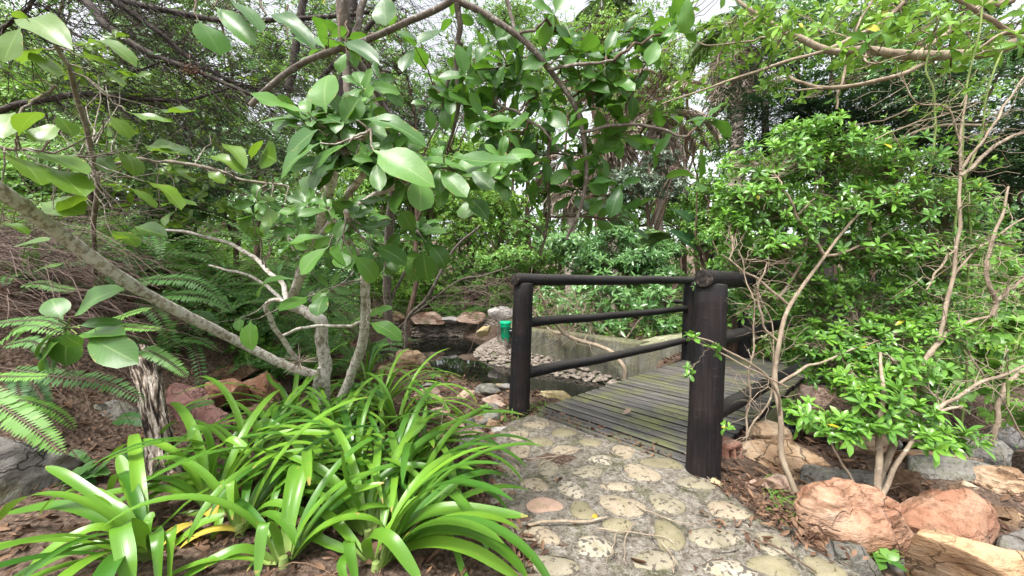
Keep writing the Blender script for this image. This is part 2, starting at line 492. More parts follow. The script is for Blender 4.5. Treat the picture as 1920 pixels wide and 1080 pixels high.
M['bark_green'] = bark_mat('green_stem', (.10, .15, .035), (.24, .30, .10), None, 0, 30)
M['bark_furrow'] = furrow_mat()
M['palm_trunk'] = bark_mat('palm_trunk_bark', (.18, .14, .11), (.42, .36, .31), None, 0, 10, (.5, .5, 5), .8, .02)


def soil_mat():
    t = NT('soil'); o = t.obj()
    n1 = t.noise(o, 6, 8, .65); n2 = t.noise(o, 70, 6, .7); n3 = t.voro(o, 45)
    c = t.ramp(n1, [(.3, (.045, .028, .020)), (.55, (.10, .065, .048)), (.75, (.16, .115, .085))])
    c = t.mix(t.ramp(n2, [(.45, 0.), (.7, .8)]), c, (.26, .19, .14))
    h = t.math('ADD', t.math('MULTIPLY', n2, .7), n3)
    return t.done(t.bsdf(c, .9, .2, t.bump(h, .9, .02)))


def path_mat():
    t = NT('path_concrete'); o = t.obj()
    n1 = t.noise(o, 3.2, 5, .6); n2 = t.noise(o, 22, 8, .7); n3 = t.noise(o, 140, 4, .7); n4 = t.noise(o, 7, 6, .65, .5)
    c = t.ramp(n2, [(.30, (.14, .115, .088)), (.5, (.30, .262, .21)), (.68, (.46, .42, .365))])
    c = t.mix(t.ramp(n4, [(.50, 0.), (.62, .75)]), c, t.mix(n2, (.075, .085, .03), (.17, .165, .07)))
    c = t.mix(t.ramp(n3, [(.56, 0.), (.66, .55)]), c, (.62, .6, .56))
    c = t.mix(t.ramp(n3, [(.30, .7), (.42, 0.)]), c, (.07, .06, .05))
    c = t.mix(t.ramp(n1, [(.55, 0.), (.75, .45)]), c, (.12, .11, .06))
    n5 = t.noise(o, 48, 6, .75, .4)
    c = t.mix(t.ramp(n5, [(.40, .75), (.50, 0.)]), c, (.085, .07, .055)); c = t.mix(t.ramp(n5, [(.56, 0.), (.66, .6)]), c, (.55, .52, .48))
    h = t.math('ADD', t.math('MULTIPLY', n2, 1.), t.math('MULTIPLY', n3, .8))
    return t.done(t.bsdf(c, .9, .2, t.bump(h, 1., .022)))


def cobble_mat(name, a, b, spot, amt):
    t = NT(name); o = t.geo_pos()
    n1 = t.noise(o, 14, 5); n2 = t.noise(o, 55, 3, .55); n3 = t.noise(o, 200, 3)
    c = t.ramp(n1, [(.3, a), (.7, b)])
    c = t.mix(t.ramp(t.noise(o, 26, 5, .6), [(.5, 0.), (.7, .5)]), c, (.17, .16, .07))
    c = t.mix(t.ramp(n2, [(.64 - amt, 0.), (.68 - amt, .88)]), c, spot)
    c = t.mix(t.ramp(n3, [(.3, .35), (.5, 0.)]), c, (.1, .08, .06))
    return t.done(t.bsdf(c, .75, .3, t.bump(n2, .35, .004)))


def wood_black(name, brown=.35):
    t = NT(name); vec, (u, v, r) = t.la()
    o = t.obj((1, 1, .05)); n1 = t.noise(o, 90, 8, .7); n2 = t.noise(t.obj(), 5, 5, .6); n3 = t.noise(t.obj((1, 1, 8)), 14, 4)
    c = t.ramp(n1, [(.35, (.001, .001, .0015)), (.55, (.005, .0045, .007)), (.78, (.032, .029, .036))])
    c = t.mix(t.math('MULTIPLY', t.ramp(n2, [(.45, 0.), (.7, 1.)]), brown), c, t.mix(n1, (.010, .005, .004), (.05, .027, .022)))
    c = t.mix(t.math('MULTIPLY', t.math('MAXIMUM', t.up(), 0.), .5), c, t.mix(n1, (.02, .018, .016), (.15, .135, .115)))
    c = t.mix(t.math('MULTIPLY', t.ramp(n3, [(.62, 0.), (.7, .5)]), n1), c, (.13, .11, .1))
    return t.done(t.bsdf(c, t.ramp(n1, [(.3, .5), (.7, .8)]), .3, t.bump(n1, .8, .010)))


def log_end():
    t = NT('log_end'); vec, _ = t.la(); o = t.obj()
    w = t.n('ShaderNodeTexNoise'); w.inputs['Scale'].default_value = 60; t.l(o, w.inputs['Vector'])
    c = t.ramp(w.outputs['Fac'], [(.35, (.008, .006, .006)), (.6, (.035, .028, .024)), (.78, (.11, .09, .075))])
    return t.done(t.bsdf(c, .8, .3, t.bump(w.outputs['Fac'], .6, .006)))


def plank_mat(name='weathered_plank', k=1., moss=.8):
    t = NT(name); vec, (u, v, r) = t.la()
    m = t.n('ShaderNodeMapping'); m.inputs['Scale'].default_value = (3, 38, 38); t.l(vec, m.inputs['Vector'])
    n1 = t.noise(m.outputs[0], 1, 7, .65); n2 = t.noise(t.geo_pos(), 3.2, 4, .6); n3 = t.noise(t.geo_pos(), 40, 4)
    c = t.ramp(n1, [(.3, (.045, .041, .037)), (.5, (.095, .088, .078)), (.72, (.19, .175, .152))])
    c = t.mix(t.math('MULTIPLY', r, .45), c, (.035, .037, .042))
    c = t.mix(t.ramp(t.math('ADD', n2, t.math('MULTIPLY', t.math('SUBTRACT', n1, .5), .35)), [(.47 - (moss - .8), 0.), (.66 - (moss - .8), min(moss, .95))]), c, t.mix(n3, (.07, .082, .022), (.18, .19, .065)))
    c = t.mix(t.ramp(n3, [(.68, 0.), (.75, .4)]), c, (.3, .29, .24))
    c = t.mix(1., c, (k, k, k), 'MULTIPLY')
    return t.done(t.bsdf(c, .68, .35, t.bump(n1, .55, .004)))


def concrete_wall(name='mossy_wall', k=1., moss=.85):
    t = NT(name); o = t.geo_pos()
    n1 = t.noise(o, 2.2, 6, .6); n2 = t.noise(o, 30, 7, .7); n3 = t.noise(o, 5, 5, .6, .8)
    c = t.ramp(n1, [(.3, (.05, .047, .04)), (.55, (.125, .12, .105)), (.75, (.29, .28, .255))])
    c = t.mix(t.ramp(n3, [(.44, 0.), (.62, moss)]), c, t.mix(n2, (.04, .042, .015), (.12, .115, .05)))
    c = t.mix(t.math('MULTIPLY', t.math('MAXIMUM', t.up(), 0.), .6), c, t.mix(n2, (.10, .11, .035), (.28, .27, .16)))
    c = t.mix(t.ramp(n2, [(.3, .6), (.48, 0.)]), c, (.08, .075, .065))
    dr = t.noise(t.obj((6, 6, .35)), 3.2, 5, .6); c = t.mix(t.ramp(dr, [(.48, 0.), (.62, .55)]), c, (.045, .042, .034))
    c = t.mix(1., c, (k, k, k), 'MULTIPLY')
    return t.done(t.bsdf(c, .9, .2, t.bump(t.math('ADD', n2, n3), .9, .02)))


def water_mat():
    t = NT('pond_water'); o = t.geo_pos()
    n = t.noise(o, 7, 3)
    return t.done(t.bsdf((.006, .007, .005), .03, .6, t.bump(n, .06, .01)))


def plain(name, c, rough=.45, var=.25, sc=25., bump=.1):
    t = NT(name); n = t.noise(t.obj(), sc, 4)
    cc = t.mix(t.math('MULTIPLY', n, var * 2), c, tuple(x * .55 for x in c))
    return t.done(t.bsdf(cc, rough, .5, t.bump(n, bump, .004)))


M['soil'] = soil_mat(); M['path'] = path_mat(); M['water'] = water_mat(); M['wall'] = concrete_wall(); M['wall_pale'] = concrete_wall('pale_wall', 1.9, .35)
M['cob_tan'] = cobble_mat('cobble_tan', (.23, .185, .13), (.34, .285, .21), (.075, .06, .045), .07)
M['cob_grey'] = cobble_mat('cobble_grey', (.17, .15, .105), (.30, .265, .195), (.06, .05, .04), .08)
M['cob_pink'] = cobble_mat('cobble_pink', (.34, .21, .155), (.44, .31, .24), (.10, .07, .05), -.04)
M['cob_moss'] = cobble_mat('cobble_moss', (.15, .13, .08), (.25, .22, .14), (.07, .06, .03), .03)
M['cob_white'] = cobble_mat('cobble_white', (.27, .235, .175), (.40, .355, .28), (.05, .045, .04), .11)
M['pebble'] = rock_mat('pebble', (.18, .15, .115), (.31, .26, .21), (.45, .39, .33), scale=12)
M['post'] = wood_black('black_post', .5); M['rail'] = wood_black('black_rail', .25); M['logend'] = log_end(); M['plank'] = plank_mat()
M['fascia'] = plank_mat('mossy_beam', 1.35, .9)
M['green'] = plain('green_plastic', (.0, .36, .17), .35, .12); M['black'] = plain('black_plastic', (.012, .013, .018), .25, .3, 40, .6)
M['wire'] = plain('rusty_wire', (.16, .13, .11), .6)
M['r_red'] = rock_mat('red_sandstone', (.33, .15, .085), (.47, .28, .175), (.57, .43, .31), scale=4, layer=3.5)
M['r_rust'] = rock_mat('rust_sandstone', (.25, .105, .06), (.39, .20, .12), (.48, .32, .21), scale=5)
M['r_orange'] = rock_mat('orange_sandstone', (.42, .22, .10), (.56, .36, .20), (.64, .50, .35), scale=4, layer=2.5)
M['r_tan'] = rock_mat('tan_sandstone', (.30, .18, .10), (.48, .33, .2), (.58, .47, .34), scale=4, layer=4)
M['r_pink'] = rock_mat('pink_sandstone', (.33, .20, .135), (.46, .32, .235), (.56, .45, .36), scale=5, layer=2)
M['r_grey'] = rock_mat('grey_rock', (.10, .09, .08), (.21, .195, .175), (.36, .34, .31), scale=4, layer=2, moss=.35)
M['r_granite'] = rock_mat('granite', (.16, .15, .13), (.30, .285, .25), (.44, .42, .37), speck=(.08, .075, .065), scale=9, moss=.5)
M['r_maroon'] = rock_mat('maroon_rock', (.12, .055, .05), (.24, .12, .10), (.33, .2, .17), scale=5)
M['r_white'] = rock_mat('quartz', (.36, .33, .30), (.50, .47, .43), (.6, .57, .54), scale=8)
M['r_yellow'] = rock_mat('yellow_sandstone', (.38, .28, .09), (.52, .42, .2), (.6, .52, .34), scale=5)
M['r_brown'] = rock_mat('brown_rock', (.10, .06, .035), (.22, .14, .08), (.33, .23, .14), scale=5, layer=2)
M['brick'] = rock_mat('brick', (.27, .115, .075), (.38, .19, .13), (.46, .29, .22), scale=9)
# ------------------------------------------------------------------ terrain
U = np.array([.769, .639, 0]); Vv = np.array([.64, -.769, 0])     # along / across the footbridge
GULLY = np.array([(-1.5, 6.7), (-.6, 5.3), (.4, 4.1), (1.5, 3.1), (3, 2.25), (5, 1.2)])
GW = np.array([1.3, 1.28, 1.0, .78, .55, .5])


def seg_dist(x, y):
    best = np.full(np.shape(x), 9.)
    for i in range(len(GULLY) - 1):
        a, b = GULLY[i], GULLY[i + 1]; d = b - a
        t = np.clip(((x - a[0]) * d[0] + (y - a[1]) * d[1]) / (d @ d), 0, 1)
        w = GW[i] * (1 - t) + GW[i + 1] * t
        best = np.minimum(best, np.hypot(x - a[0] - t * d[0], y - a[1] - t * d[1]) / w)
    return best


def ground_z(x, y):
    x, y = np.asarray(x, float), np.asarray(y, float)
    xe = np.interp(y, [-6, 0, 1.5, 2.5, 3.2, 4, 8, 20], [-3, -2.7, -2.05, -1.85, -1.7, -2.0, -3.0, -3.5])
    s = xe - x
    z = .95 * smooth(s / 1.5) + .22 * np.maximum(s - 1.2, 0)
    z = np.minimum(z, 2.6)
    z = z - .62 * smooth((1.12 - seg_dist(x, y)) / .55)
    z = z + np.minimum(.10 * np.maximum(y - 8.5, 0), 1.6)
    z = z - .13 * smooth((x - .75 - .35 * np.maximum(y - 1.2, 0)) / .5) * smooth((2.4 - y) / 1.) * (x > 0)
    return z


def on_ground(px, py, dz=0.):
    """Ground point seen at a pixel (a few fixed-point steps down the terrain)."""
    z = 0.
    for _ in range(12):
        p = gr(px, py, z); z = .5 * z + .5 * float(ground_z(p[0], p[1]))
    p = gr(px, py, z); p[2] = float(ground_z(p[0], p[1])) + dz
    return p


def grid(xs, ys):
    X, Y = np.meshgrid(xs, ys, indexing='ij')
    nx, ny = X.shape
    i, j = np.meshgrid(np.arange(nx - 1), np.arange(ny - 1), indexing='ij')
    q = np.stack([i * ny + j, (i + 1) * ny + j, (i + 1) * ny + j + 1, i * ny + j + 1], -1).reshape(-1, 4)
    return X.ravel(), Y.ravel(), q


xs = np.concatenate([np.linspace(-60, -7, 28), np.arange(-6.8, 6.8, .07), np.linspace(7, 60, 28)])
ys = np.concatenate([np.linspace(-14, .3, 16), np.arange(.4, 9.5, .07), np.linspace(9.7, 90, 50)])
X, Y, q = grid(xs, ys)
Z = ground_z(X, Y)
near = (np.abs(X) < 7) & (Y < 10)
Z = Z + np.where(near, .018 * np.array([noise.noise((a * 4, b * 4, 0)) + .6 * noise.noise((a * 11, b * 11, 3)) for a, b in zip(X, Y)]), 0)
Z = Z + np.where(np.hypot(X, Y) > 35, (np.hypot(X, Y) - 35) * .12, 0)
g = Geo(); g.add(np.stack([X, Y, Z], 1), q); structure(g.build('ground', M['soil']))

# the pond and the ditch under the bridge
g = Geo(); X, Y, q = grid(np.linspace(-3.3, 5.4, 30), np.linspace(.9, 8.2, 30))
g.add(np.stack([X, Y, np.full_like(X, -.27)], 1), q); structure(g.build('water', M['water']))

# ------------------------------------------------------------------ cobbled concrete path
edge_l = [(1012, 772), (950, 790), (905, 850), (900, 905), (915, 960), (945, 1010), (975, 1060), (1010, 1110), (1060, 1220), (1100, 1500)]
edge_r = [(1285, 866), (1345, 893), (1385, 930), (1430, 968), (1500, 1010), (1570, 1045), (1640, 1082), (1720, 1130), (1900, 1260), (2300, 1560)]
PL = catmull([gr(*p) for p in edge_l], 60); PR = catmull([gr(*p) for p in edge_r], 60)
nu = 44; t = np.linspace(0, 1, nu)
W = PL[:, None] * (1 - t)[None, :, None] + PR[:, None] * t[None, :, None]
for a in range(60):
    for b in range(nu):
        x, y, _ = W[a, b]
        e = min(t[b], 1 - t[b]) * np.linalg.norm(PR[a] - PL[a])
        W[a, b, 2] = .012 + .014 * noise.noise((x * 2.2, y * 2.2, 1)) + .006 * noise.noise((x * 9, y * 9, 2)) - .05 * max(0, 1 - e / .05) ** 2
        if b in (0, nu - 1):
            W[a, b, :2] += .02 * noise.noise((x * 6, y * 6, 5))
            W[a, b, 2] = -.09
i, j = np.meshgrid(np.arange(59), np.arange(nu - 1), indexing='ij')
q = np.stack([i * nu + j, (i + 1) * nu + j, (i + 1) * nu + j + 1, i * nu + j + 1], -1).reshape(-1, 4)
g = Geo(); g.add(W.reshape(-1, 3), q)
path = structure(g.build('path', M['path'])); path['_base'] = [0., 0., 0.]

a8 = [(1100, 228, 140, 45, 't'), (998, 290, 100, 60, 't'), (1120, 322, 125, 50, 'm'), (1250, 270, 120, 50, 'm'), (1003, 378, 130, 65, 't'), (1255, 370, 150, 50, 't'), (1407, 332, 110, 45, 'm'),
      (1590, 388, 130, 60, 't'), (1460, 430, 140, 45, 'w'), (1810, 458, 190, 65, 'm'), (1690, 508, 190, 90, 't'), (940, 475, 120, 75, 'g'), (1160, 465, 125, 80, 'g'), (1388, 492, 175, 65, 't'),
      (1090, 560, 135, 70, 't'), (1292, 590, 120, 95, 'w'), (1555, 582, 160, 48, 't'), (880, 590, 120, 65, 't'), (1140, 680, 170, 95, 'p'), (1358, 715, 140, 95, 'm'), (1582, 690, 220, 115, 't'),
      (1830, 675, 190, 105, 'g'), (1550, 800, 150, 90, 'm'), (1840, 845, 160, 160, 'm'), (1120, 858, 200, 90, 't'), (1425, 920, 215, 110, 'w'), (1755, 985, 210, 120, 't'), (1190, 1030, 250, 110, 'g'),
      (1180, 270, 70, 40, 'g'), (1690, 400, 90, 40, 'g')]
aR = [(70, 570, 180, 70, 'g'), (250, 715, 210, 90, 't'), (170, 855, 250, 120, 't'), (510, 895, 200, 120, 'g'), (260, 1030, 240, 110, 'w'), (510, 1015, 270, 110, 'm'), (800, 1030, 200, 120, 'm'), (0, 690, 50, 60, 't'), (0, 880, 60, 80, 'm')]
cm = dict(t='cob_tan', g='cob_grey', p='cob_pink', m='cob_moss', w='cob_white')
allc_swap = {13: 'g', 26: 'g', 32: 'g'}
allc = [(640 + x / 3, 720 + y / 3, w / 3, h / 3, k) for x, y, w, h, k in a8] + [(1280 + x / 3, 720 + y / 3, w / 3, h / 3, k) for x, y, w, h, k in aR]
allc = [(*c_[:4], allc_swap.get(i_, c_[4])) for i_, c_ in enumerate(allc)]
for k in range(26):   # behind the viewer's feet the same paving goes on
    x, y = rng.uniform(-.1, .9), rng.uniform(.15, 1.02)
    allc.append((960 + 697 * x / y, 527 + 697 * .9 / y, 697 * .14 / y, 300 * .1 / y, 'tgmw'[k % 4]))
ico = {}
def icosphere(s):
    if s not in ico:
        b = bmesh.new(); bmesh.ops.create_icosphere(b, subdivisions=s, radius=1.); b.verts.ensure_lookup_table()
        ico[s] = (np.array([v.co[:] for v in b.verts]), np.array([[v.index for v in f.verts] for f in b.faces])); b.free()
    return ico[s]
sv, sf = icosphere(4)
done = []
for px, py, w, h, k in allc:
    c = gr(px, py, .012); D = c[1]
    if any(np.hypot(c[0] - a, c[1] - b) < .09 for a, b in done): continue
    done.append((c[0], c[1]))
    rx = w / 2 * D / FPX * 1.13; ry = h / 2 * D * D / (FPX * EYE) * 1.13
    ry = min(max(ry, rx * .5), rx * 1.7)
    if py > 1080: rx, ry = rng.uniform(.06, .085), rng.uniform(.045, .07)
    ex = rng.uniform(.82, 1.)
    v = sv.copy(); v[:, :2] *= (np.abs(v[:, :2]).max(1, keepdims=True) ** 0)  
    r = 1 + .15 * np.sin(np.arctan2(v[:, 1], v[:, 0]) * 2 + rng.uniform(0, 6)) + .09 * np.sin(np.arctan2(v[:, 1], v[:, 0]) * 3 + rng.uniform(0, 6))
    zz = np.sign(v[:, 2]) * np.abs(v[:, 2]) ** .75 * .021
    v = np.stack([v[:, 0] * rx * r, v[:, 1] * ry * r, zz], 1)
    gg = Geo(); gg.add(v + [c[0], c[1], .006 + .014 * noise.noise((c[0] * 2.2, c[1] * 2.2, 1))], tris=sf)
    # the worn socket of mortar round the stone
    an = np.linspace(0, 2 * math.pi, 32, endpoint=False)
    gg.build('cobble', M[cm[k]], path)
    if py < 1100:
        g2 = Geo(); tube(g2, np.array([[c[0] + math.cos(q_) * rx * 1.08, c[1] + math.sin(q_) * ry * 1.08, .012 + .014 * noise.noise((c[0] * 2.2, c[1] * 2.2, 1))] for q_ in np.linspace(.3, 5.9, 26)]), [.002, .006, .005, .007, .002], 6, rough=.2)
        g2.build('mortar_rim', M['path'], path)

# ------------------------------------------------------------------ footbridge
bridge = thing('footbridge', 'dark timber footbridge with mossy plank deck and round black posts and rails', 'footbridge', (1.3, 3., 0))
def box(g, c, ax, half, mat=0, la=None, rnd=.5, bev=.004, side=None):
    A = np.array(ax, float)
    s = np.array([(i, j, k) for i in (-1, 1) for j in (-1, 1) for k in (-1, 1)], float)
    b = bmesh.new(); bmesh.ops.create_cube(b, size=2.)
    for v in b.verts: v.co = [v.co[i] * half[i] for i in range(3)]
    if bev: bmesh.ops.bevel(b, geom=b.edges[:], offset=bev, segments=1, affect='EDGES')
    b.verts.ensure_lookup_table()
    P = np.array([v.co[:] for v in b.verts]); qs = [[v.index for v in f.verts] for f in b.faces]
    b.free()
    lo = P * 1.0 + np.array([0, rng.uniform(0, 40), rng.uniform(0, 9)])
    lo[:, 2] = rnd
    lo[:, 1] = P[:, 1] + P[:, 2] + rng.uniform(0, 40)
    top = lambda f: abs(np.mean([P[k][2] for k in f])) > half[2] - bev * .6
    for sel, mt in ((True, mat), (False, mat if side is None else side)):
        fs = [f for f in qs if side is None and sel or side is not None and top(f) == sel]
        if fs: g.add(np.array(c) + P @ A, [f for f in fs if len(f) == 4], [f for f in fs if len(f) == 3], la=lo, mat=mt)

pA = gr(973, 775); pB = gr(1317, 890)          # front posts
pC = pA + U * 2.46; pD = pB + U * 2.46         # far posts
DZ = .035; LEN = 3.15
d0 = gr(1012, 770, DZ); 
dl = d0; width = .96
UD = np.array([.738, .675, 0]); VD = np.array([.675, -.738, 0])     # the deck sits slightly askew to the posts
g = Geo(); gm = Geo()
n = int(LEN / .09)
for k in range(n):
    c = dl + UD * (.045 + k * .09) + VD * (width / 2 + rng.normal(0, .004))
    c[2] = DZ - .024 + rng.normal(0, .0015)
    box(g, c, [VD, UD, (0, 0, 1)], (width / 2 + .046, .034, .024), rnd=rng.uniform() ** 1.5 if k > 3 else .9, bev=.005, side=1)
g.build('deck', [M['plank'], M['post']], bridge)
for off in (-.024, width + .024):
    g = Geo(); c = dl + UD * (LEN / 2 + .02) + VD * off; c[2] = DZ - .05 - .08
    box(g, c, [UD, VD, (0, 0, 1)], (LEN / 2 - .01, .02, .08), rnd=.1)
    g.build('side_beam', M['fascia'], bridge)
g = Geo(); c = dl + UD * (LEN / 2) + VD * width / 2; c[2] = DZ - .12
box(g, c, [UD, VD, (0, 0, 1)], (LEN / 2 - .06, .03, .08)); g.build('joist', M['rail'], bridge)
g = Geo(); c = dl - UD * .012 + VD * width / 2; c[2] = DZ - .05
box(g, c, [VD, UD, (0, 0, 1)], (width / 2, .012, .045), rnd=.9); g.build('end_board', M['plank'], bridge)


def post(b, h, r, lean, name='post', bottom=-.25):
    g = Geo(); zs = np.concatenate([np.linspace(bottom, h - .01, 14), [h]])
    P = np.stack([b[0] + lean[0] * zs, b[1] + lean[1] * zs, zs], 1)
    tube(g, P, np.concatenate([np.linspace(r * 1.08, r * .98, 14), [r * .93]]), 20, rough=.012)
    return g.build(name, M['post'], bridge), P[-1]


LN = (.035, .0)
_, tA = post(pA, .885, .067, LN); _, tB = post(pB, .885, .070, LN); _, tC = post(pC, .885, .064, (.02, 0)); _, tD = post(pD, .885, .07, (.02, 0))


def rail(a, b, r, name, ends=True, wob=.006):
    g = Geo(); P = wobble(catmull([a, b], 16), wob); tube(g, P, [r * 1.06, r, r * .98, r * .94], 16, rough=.014, cap=False)
    o = g.build(name, M['rail'], bridge)
    if ends:
        for k, s in ((0, -1), (-1, 1)):
            T = nrm(P[1] - P[0]) if k == 0 else nrm(P[-1] - P[-2])
            e = Geo(); tube(e, [P[k] - T * s * .012, P[k] + T * s * .004, P[k] + T * s * .007], [r * 1.05, r * 1.03, r * .9], 16)
            e.build('log_end', M['logend'], o)
    return o

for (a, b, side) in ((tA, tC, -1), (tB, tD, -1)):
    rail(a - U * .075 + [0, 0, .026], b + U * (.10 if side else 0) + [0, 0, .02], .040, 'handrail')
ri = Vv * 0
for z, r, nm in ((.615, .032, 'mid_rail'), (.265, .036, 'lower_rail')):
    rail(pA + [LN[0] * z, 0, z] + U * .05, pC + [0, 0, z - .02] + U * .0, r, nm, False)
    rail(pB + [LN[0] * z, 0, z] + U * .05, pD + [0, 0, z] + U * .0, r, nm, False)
# the far run of railing the bridge leads into
far = thing('timber_railing', 'second run of black round timber railing beyond the far end of the footbridge', 'railing', pC + U * 1.0)
def rl(a, b, r, nm):
    g = Geo(); tube(g, wobble(catmull([a, b], 10), .006), [r, r], 10, rough=.02); g.build(nm, M['rail'], far)
q0 = pC + U * .62; q1 = at(1160, 600, 7.0); q1[2] = .0; q2 = at(1560, 600, 5.4); q2[2] = 0
for p in (q0 + Vv * .35, q1, q2):
    g = Geo(); zs = np.linspace(-.2, .90, 6); tube(g, np.stack([np.full(6, p[0]), np.full(6, p[1]), zs], 1), [.066, .062], 14); g.build('post', M['post'], far)
p0 = q0 + Vv * .35
for z, r in ((.91, .042), (.60, .032), (.28, .032)):
    rl(p0 + [-.02, 0, z], q1 + [0, 0, z], r, 'rail'); rl(p0 + [0, 0, z], q2 + [0, 0, z], r, 'rail')

# ------------------------------------------------------------------ pond walls
def wall(name, label, plan, top, bot, th, mat, n=50):
    P = catmull([(x, y, 0) for x, y in plan], n) if n else np.array([(x, y, 0) for x, y in plan], float)
    n = len(P); T = nrm(np.gradient(P, axis=0)); N = np.stack([-T[:, 1], T[:, 0], np.zeros(n)], 1)
    prof = [(0, bot), (0, top - .02), (.02, top), (th * .5, top + .004), (th - .02, top), (th, top - .02), (th, bot)]
    k = len(prof)
    v = np.array([[P[i] + N[i] * o + [0, 0, z + .012 * noise.noise((P[i][0] * 5, P[i][1] * 5, z * 5))] for o, z in prof] for i in range(n)])
    i, j = np.meshgrid(np.arange(n - 1), np.arange(k - 1), indexing='ij')
    q = np.stack([i * k + j, i * k + j + 1, (i + 1) * k + j + 1, (i + 1) * k + j], -1).reshape(-1, 4)
    g = Geo(); g.add(v.reshape(-1, 3), q)
    for e in (0, n - 1):
        g.add(v[e], quads=[(0, 1, 5, 6), (1, 2, 4, 5)], tris=[(2, 3, 4)])
    base = (P[0][0], P[0][1], bot)
    o = g.build(name, mat, loc=base); o['_base'] = base
    tag(o, label, 'wall')
    return o, P, N

wpts = [(.05, 6.9), (-.12, 6.35), (-.17, 5.9), (-.05, 5.5), (.25, 5.15), (.75, 4.7), (1.38, 4.02)]
wl, WP, WN = wall('retaining_wall', 'mossy grey concrete retaining wall curving along the pond beside the footbridge', wpts, .22, -.55, .26, M['wall'])
wl2, _, _ = wall('channel_wall', 'pale concrete wall running close beside the far half of the footbridge rail', [(1.40, 4.0), (1.66, 4.20), (1.93, 4.43), (2.5, 4.9)], .215, -.5, .22, M['wall_pale'], 20)


def facing(parent, P, N, out0, out1, z0, z1, n, r, mat, name='cobble_facing'):
    """Rows of cobbles bedded in mortar on a slope in front of a wall: a relief on one surface."""
    m = len(P); out1, z0, z1 = (np.broadcast_to(q_, m) for q_ in (out1, z0, z1))
    g = Geo(); prof = np.linspace(0, 1, 6)
    v = np.array([[P[i] - N[i] * (out0 + (out1[i] - out0) * t) + [0, 0, z0[i] + (z1[i] - z0[i]) * t - .02] for t in prof] for i in range(m)])
    i, j = np.meshgrid(np.arange(m - 1), np.arange(5), indexing='ij')
    g.add(v.reshape(-1, 3), np.stack([i * 6 + j, i * 6 + j + 1, (i + 1) * 6 + j + 1, (i + 1) * 6 + j], -1).reshape(-1, 4), mat=1)
    bv, bf = icosphere(2)
    for _ in range(n):
        k = rng.uniform(0, m - 1.01); i0 = int(k); f = k - i0; t = rng.uniform(0, 1)
        c = (P[i0] * (1 - f) + P[i0 + 1] * f) - N[i0] * (out0 + (out1[i0] - out0) * t) + [0, 0, z0[i0] + (z1[i0] - z0[i0]) * t]
        s = r * rng.uniform(.6, 1.25) * np.array([rng.uniform(.8, 1.3), rng.uniform(.8, 1.3), .55])
        a = rng.uniform(0, 6.28); ca, sa = math.cos(a), math.sin(a)
        w = bv * s * (1 + .12 * np.sin(bv[:, :1] * 3 + a)); w = np.stack([w[:, 0] * ca - w[:, 1] * sa, w[:, 0] * sa + w[:, 1] * ca, w[:, 2]], 1)
        g.add(w + c, tris=bf, la=np.full((len(w), 3), [0, 0, rng.uniform()]))
    return g.build(name, [M['pebble'], M['wall']], parent)

facing(wl, WP, WN, -.02, np.linspace(.60, .26, len(WP)), np.interp(np.arange(len(WP)), [0, 22, 40, 49], [.02, -.03, -.14, -.22]), np.interp(np.arange(len(WP)), [0, 49], [-.30, -.36]), 1150, .032, M['pebble'])
bk, BP, BN = wall('pond_edging_wall', 'low cobbled edging wall at the far side of the pond', [(-3.0, 7.5), (-2.2, 7.75), (-1.2, 7.9), (-.5, 7.75), (.0, 7.2)], .06, -.6, .4, M['wall'])
facing(bk, BP, BN, .0, .10, .07, -.26, 700, .045, M['pebble'])
facing(bk, BP, -BN, .0, .38, .07, .05, 150, .06, M['pebble'], 'cobble_coping')

# ------------------------------------------------------------------ rocks
def rock(label, x0, y0, x1, y1, mat, D=None, ratio=.8, roll=0., cuts=9, seed=0, name='rock', cat='rock', sub=5, lo=.38, hi=.8, bury=.14, rough=.035, group=None, rise=0.):
    r = np.random.default_rng(seed + 100)
    if D is None: D = float(on_ground((x0 + x1) / 2, y1)[1]) + .3 * (x1 - x0) * 1.8 / FPX
    ex_, ey_ = (x1 - x0) * .05, (y1 - y0) * .05
    x0, x1, y0, y1 = x0 - ex_, x1 + ex_, y0 - ey_, y1 + ey_
    s = D / FPX
    c = at((x0 + x1) / 2, (y0 + y1) / 2, D); a = (x1 - x0) / 2 * s; h = (y1 - y0) / 2 * s; b = a * ratio
    c[2] -= h * bury; h *= 1 + bury
    v, f = icosphere(sub); p = v.copy()
    for _ in range(cuts + 6):
        n = nrm(r.normal(0, 1, 3)); d = r.uniform(lo, hi)
        e = np.maximum(p @ n - d, 0); p = p - e[:, None] * n * .97
    p = p / np.maximum(np.abs(p).max(0), 1e-6)
    ca, sa = math.cos(roll), math.sin(roll)
    o = r.uniform(0, 50, 3)
    q = p * np.array([a, b, h])
    k = 3.2 / max(a, .05)
    dsp = np.array([noise.fractal(Vector(w * k * .5 + o), 1., 2., 4) for w in q])
    sd_ax = nrm(r.normal(0, 1, 3) + [0, 0, .6]); st = (q @ sd_ax) / max(a, .05) * 3.2 + .5 * dsp
    strata = np.abs((st % 1.) - .5); strata = -np.exp(-(strata / .09) ** 2) * (np.sin(st * 2.7 + o[0]) > .1)
    q = q + nrm(p) * (dsp[:, None] * rough * 3.6 + strata[:, None] * .03) * min(a, h)
    if roll:
        q = np.stack([q[:, 0] * ca - q[:, 2] * sa, q[:, 1], q[:, 0] * sa + q[:, 2] * ca], 1)
    g = Geo(); g.add(q + c, tris=f)
    o = g.build(name, M[mat], loc=(c[0], c[1], c[2] - h))
    return tag(o, label, cat, group)

